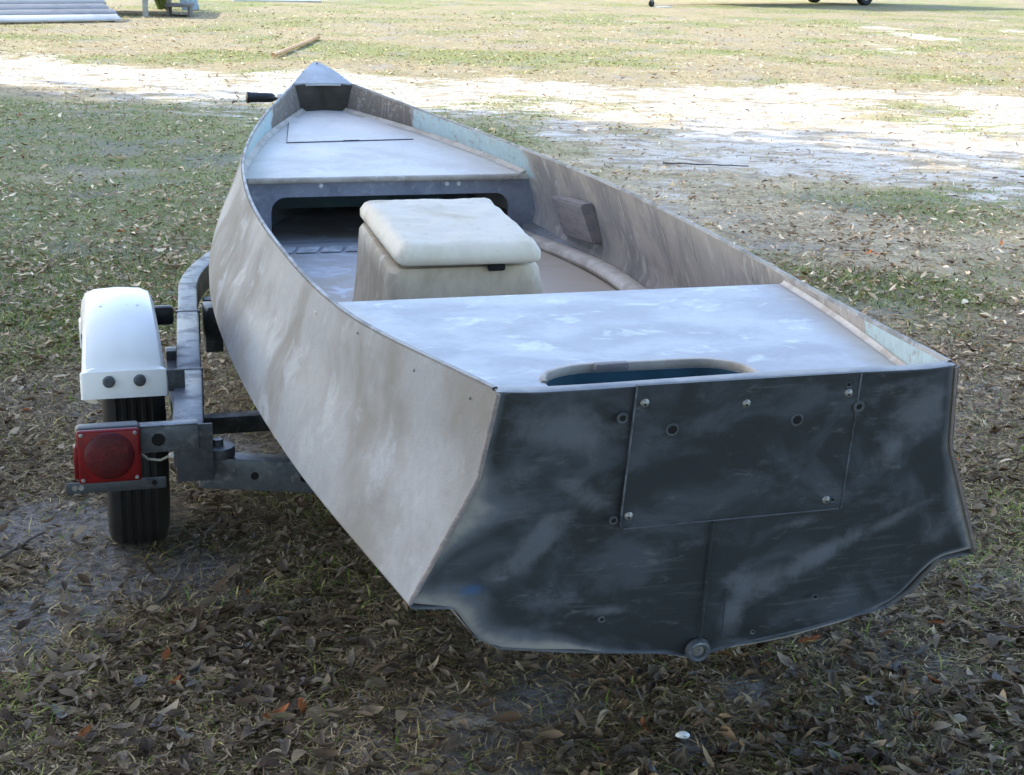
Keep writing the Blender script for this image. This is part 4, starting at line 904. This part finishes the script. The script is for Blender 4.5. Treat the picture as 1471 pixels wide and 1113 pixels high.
# ================================================================== GRASS, STRAW AND LEAF LITTER
def attr_mat(name, rough=.85):
    b = NB(name); c = b.n('Attribute', attribute_name='tint').outputs['Color']; b.set(c, rough, 0, .15)
    return b.m
def scatter(n, y0, y1, rn, margin=.55, k=.43):
    y = y0 * np.exp(rn.random(n) * math.log(y1 / y0)); x = (rn.random(n) * 2 - 1) * (k * y + margin); return x, y
def pick(rn, n, cols, p): c = np.array(cols)[rn.choice(len(cols), n, p=np.array(p) / sum(p))]; return c * rn.uniform(.7, 1.3, (n, 1)) * np.array([1.16, 1.04, .86])
def not_wheel(x, y): return np.hypot(x + .936, (y - 3.6) * .6) > .11
def blades(name, n, y1, seed, want_green, mat, label, thin=1.0):
    rn = np.random.default_rng(seed); x, y = scatter(n, 2.1, y1, rn)
    g = green_field(x, y); sd_ = sand_field(x, y); br = bare_field(x, y); cl = fbm(x, y, 3.0, 90 + seed, 3)
    pr_ = (g * (.35 + .9 * cl) + .05) if want_green else (.22 + .85 * cl)
    keep = (rn.random(n) < pr_) & (rn.random(n) > sd_ * (1.0 if want_green else .8)) & (rn.random(n) > br * .8) & not_wheel(x, y); x, y = x[keep], y[keep]; n = len(x); g = g[keep]
    z = height(x, y); L_ = rn.uniform(.020, .058, n) * (1.1 if want_green else 1.0) * np.where(y > 7, .85, 1); W_ = rn.uniform(.0010, .0022, n) * np.clip(y / 4.0, 1, 4.5) * thin; L_ = L_ * (.5 + .5 * thin)
    a = rn.uniform(0, 2 * np.pi, n); tilt = rn.uniform(.10, .62, n) if want_green else rn.uniform(.03, .36, n); tilt = tilt * np.where(y > 7, .7, 1)
    dx, dy = np.cos(a), np.sin(a); sx, sy = -dy * W_, dx * W_; hor, ver = L_ * np.cos(tilt * 1.2), L_ * np.sin(tilt * 1.2)
    B = np.stack([x, y, z - .004], 1); S = np.stack([sx, sy, 0 * sx], 1); D = np.stack([dx, dy, 0 * dx], 1)
    m1 = B + D * (hor * .35)[:, None]; m1[:, 2] += ver * .65 + .002; t1 = B + D * hor[:, None]; t1[:, 2] += ver * (.85 if want_green else .7) + .003
    VV_ = np.stack([B - S, B + S, m1 + S * .9, m1 - S * .9, t1 + S * .25, t1 - S * .25], 1).reshape(-1, 3)
    k = np.arange(n)[:, None] * 6; nr = y < 6.0
    Q = np.concatenate([(k + np.array([[0, 1, 2, 3]]))[nr], (k + np.array([[3, 2, 4, 5]]))[nr], (k + np.array([[0, 1, 4, 5]]))[~nr]], 0)
    if want_green: c = pick(rn, n, [(.085, .155, .032), (.14, .22, .05), (.26, .295, .10), (.37, .35, .16)], [3, 4, 4, 3])
    else: c = pick(rn, n, [(.40, .33, .21), (.26, .215, .145), (.52, .45, .31), (.12, .09, .06), (.24, .22, .10)], [4, 4, 2, 2, 2])
    far = sst(12, 20, y)[:, None]; c = c * (1 - far) + far * c * np.array([.92, .90, .72])
    ca_ = np.concatenate([c, np.ones((n, 1))], 1); me = np_mesh(name, VV_, Q, [('tint', 'FLOAT_COLOR', np.repeat(ca_, 6, 0))])
    o = link(name, me, mat); tag(o, label, 'grass', None, 'stuff')
BL = attr_mat('grass_blades')
blades('straw', 170000, 5.6, 103, False, BL, 'fine broken straw lying among the foreground leaves', .72)
blades('dry_grass', 420000, 46, 101, False, BL, 'dry straw-coloured grass bits spread over the yard')
blades('grass', 560000, 46, 102, True, BL, 'short green grass growing in patches over the yard')

def leaf_shape(st=5):
    """unit leaf: length 1 along x, width 1 across; returns verts (x,y,rib) and faces"""
    xs = np.linspace(0, 1, st + 2)[1:-1]; wv = np.sin(np.pi * xs ** .9) ** .75 * .5
    V = [(0, 0)]; F = []
    for x_, w_ in zip(xs, wv): V += [(x_, w_), (x_, 0), (x_, -w_)]
    V.append((1, 0)); F += [(0, 2, 1), (0, 3, 2)]
    T = []
    for i in range(st - 1):
        b_ = 1 + 3 * i; T += [(b_, b_ + 1, b_ + 4), (b_, b_ + 4, b_ + 3), (b_ + 1, b_ + 2, b_ + 5), (b_ + 1, b_ + 5, b_ + 4)]
    e = len(V) - 1; b_ = 1 + 3 * (st - 1); F += T + [(b_, b_ + 1, e), (b_ + 1, b_ + 2, e)]
    return np.array(V), np.array(F)
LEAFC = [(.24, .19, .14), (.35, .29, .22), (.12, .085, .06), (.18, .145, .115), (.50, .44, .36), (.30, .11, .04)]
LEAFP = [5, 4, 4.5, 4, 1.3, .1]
LMAT = attr_mat('dead_leaf', .7)
def litter(name, n, y0, y1, seed, st, smin, smax, label, dens=1.0):
    rn = np.random.default_rng(seed); x, y = scatter(n, y0, y1, rn); sd_ = sand_field(x, y); br = bare_field(x, y); cl = fbm(x, y, 1.3, 55, 4)
    keep = (rn.random(n) < (.25 + 1.0 * cl) * dens) & (rn.random(n) > .6 * sd_) & (rn.random(n) > br * .8) & not_wheel(x, y); x, y = x[keep], y[keep]; n = len(x)
    U, Fc = leaf_shape(st); L_ = (smin + (smax - smin) * rn.random(n) ** 1.7) * (1 + np.clip(y - 8, 0, 20) / 60); Wd = L_ * rn.uniform(.16, .44, n); cu_ = rn.uniform(-.5, .9, n); cr_ = rn.uniform(-.3, 1.6, n); tw = rn.uniform(-.6, .6, n)
    lx = (U[None, :, 0] - .5) * L_[:, None]; ly = U[None, :, 1] * Wd[:, None]
    lz = cu_[:, None] * (lx ** 2) / L_[:, None] * 1.6 + cr_[:, None] * (ly ** 2) / Wd[:, None] * 1.6 + tw[:, None] * lx * ly / L_[:, None]
    a = rn.uniform(0, 2 * np.pi, n)[:, None]; p_ = rn.normal(0, .22, n)[:, None]; r_ = rn.normal(0, .3, n)[:, None]
    ly2 = ly * np.cos(r_) - lz * np.sin(r_); lz2 = ly * np.sin(r_) + lz * np.cos(r_); lx3 = lx * np.cos(p_) - lz2 * np.sin(p_); lz3 = lx * np.sin(p_) + lz2 * np.cos(p_)
    X = x[:, None] + lx3 * np.cos(a) - ly2 * np.sin(a); Y = y[:, None] + lx3 * np.sin(a) + ly2 * np.cos(a)
    zb_ = height(x, y)[:, None]; Z = zb_ + .004 + rn.uniform(0, .014, n)[:, None] + lz3 - np.minimum(0, lz3.min(1, keepdims=True)) * .7
    nv = U.shape[0]; VV_ = np.stack([X, Y, Z], -1).reshape(-1, 3); Q = (np.arange(n)[:, None, None] * nv + Fc[None]).reshape(-1, 3)
    c = pick(rn, n, LEAFC, LEAFP if y0 < 4 else [5, 5, 1.2, 3, 3, .03]) * (.62 + .95 * sst(3.2, 6.5, y))[:, None]; ca_ = np.concatenate([c, np.ones((n, 1))], 1)  # leaves darkened toward the camera: foreground shade put into their tint
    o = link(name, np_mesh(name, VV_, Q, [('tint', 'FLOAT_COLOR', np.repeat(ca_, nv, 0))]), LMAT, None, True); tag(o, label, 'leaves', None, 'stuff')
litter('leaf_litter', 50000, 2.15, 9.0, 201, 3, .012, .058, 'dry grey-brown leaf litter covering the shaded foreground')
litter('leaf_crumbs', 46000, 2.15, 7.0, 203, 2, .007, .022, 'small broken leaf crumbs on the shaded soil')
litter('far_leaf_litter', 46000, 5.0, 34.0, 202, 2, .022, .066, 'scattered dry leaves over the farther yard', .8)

# the largest single leaves in front, each one an object
def leaf_mesh(i, rn, st=7):
    U, Fc = leaf_shape(st); cu_, cr_, tw = rn.uniform(-.5, .9), rn.uniform(-.2, 1.5), rn.uniform(-.9, .9); Wd = rn.uniform(.20, .46)
    lx = U[:, 0] - .5; ly = U[:, 1] * Wd * (1 + .12 * np.sin(9 * U[:, 0] + i)); lz = cu_ * lx ** 2 * 1.5 + cr_ * ly ** 2 / Wd * 1.6 + tw * lx * ly; lz -= lz.min()
    me = np_mesh('fallen_leaf', np.stack([lx, ly, lz], 1), Fc); me.polygons.foreach_set('use_smooth', [True] * len(me.polygons)); return me
def one_leaf_mat(name, c):
    b = NB(name); v = b.obj(); oi = b.n('ObjectInfo').outputs['Random']
    col = b.mix(b.step(b.noise(v, 4, 5, .65, .4), .35, .7), tuple(x * .72 for x in c), tuple(x * 1.2 for x in c)); col = b.mix(b.math('MULTIPLY', oi, .5), col, tuple(x * .6 for x in c))
    yv_ = b.n('SeparateXYZ', {0: v}).outputs[1]; col = b.mix(b.step(b.math('ABSOLUTE', yv_), .0, .02, .35, 0), col, tuple(min(1, x * 1.6) for x in c))
    b.set(col, .7, 0, .2); b.bump(b.noise(v, 9, 4, .6), .3, .05); return b.m
KINDS_ = [('grey-brown', (.14, .105, .076)), ('pale tan', (.22, .17, .12)), ('dark brown', (.075, .05, .034)), ('silvery grey', (.19, .175, .155)), ('orange-brown', (.30, .10, .03))]
rn = np.random.default_rng(77); LM = [[leaf_mesh(i, rn) for i in range(6)] for _ in KINDS_]
for ms, (nm, c) in zip(LM, KINDS_):
    mt = one_leaf_mat('leaf_' + nm.replace('-', '_').replace(' ', '_'), c)
    for me in ms: me.materials.append(mt)
def put_leaf(x, y, s, k, label, group, yaw=None, tilt=None):
    o = bpy.data.objects.new('fallen_leaf', LM[k][int(rn.integers(6))]); COL.objects.link(o)
    o.location = (x, y, float(height(np.array([x]), np.array([y]))[0]) + .010 + rn.uniform(0, .010)); o.rotation_euler = (*(rn.normal(0, .16, 2) if tilt is None else tilt), rn.uniform(0, 6.28) if yaw is None else yaw); o.scale = (s, s, s)
    return tag(o, label, 'leaf', group)
def front_edge(x):                            # ground line hidden by the hull, seen from the camera
    return float(np.interp(x, [-1.25, -.56, -.23, -.04, .40, .92, 1.32], [3.38, 3.50, 3.02, 2.80, 2.77, 3.09, 3.48]))
done = 0
while done < 292:
    y = 2.36 * math.exp(rn.random() * math.log(3.5 / 2.36)); x = rn.uniform(-1, 1) * (.345 * y + .08)
    if y > front_edge(x) or abs(x) > .37 * y + .03: continue
    if float(bare_field(np.array([x]), np.array([y]))[0]) > .5 and rn.random() < .7: continue
    k = int(rn.choice(4, p=[.36, .26, .22, .16])); nm = KINDS_[k][0]
    side = 'left of the transom' if x < -.28 else ('right of the drain plug' if x > .42 else 'below the transom')
    put_leaf(x, y, rn.uniform(.030, .064), k, '%s dry oak leaf on the dark litter %s' % (nm, side), '%s oak leaves %s' % (nm, side)); done += 1
for x, y, s, yaw, lab in ((-.79, 2.49, .058, 1.2, 'orange-brown leaf standing out in the bottom left corner'), (-.712, 2.82, .05, 1.5, 'orange-brown leaf in the litter under the tail light'), (-.44, 2.57, .06, .6, 'orange-brown leaf near the bottom edge, left of the middle'), (-.40, 2.62, .05, 1.8, 'small orange-brown leaf just above the one at the bottom edge'),
                          (.66, 2.95, .055, .2, 'orange-brown leaf close to the bottom edge of the transom'), (.27, 2.56, .045, 1.9, 'orange-brown leaf left of the white pebble')):
    put_leaf(x, y, s, 4, lab, 'orange-brown leaves', yaw, (.3, -.2))
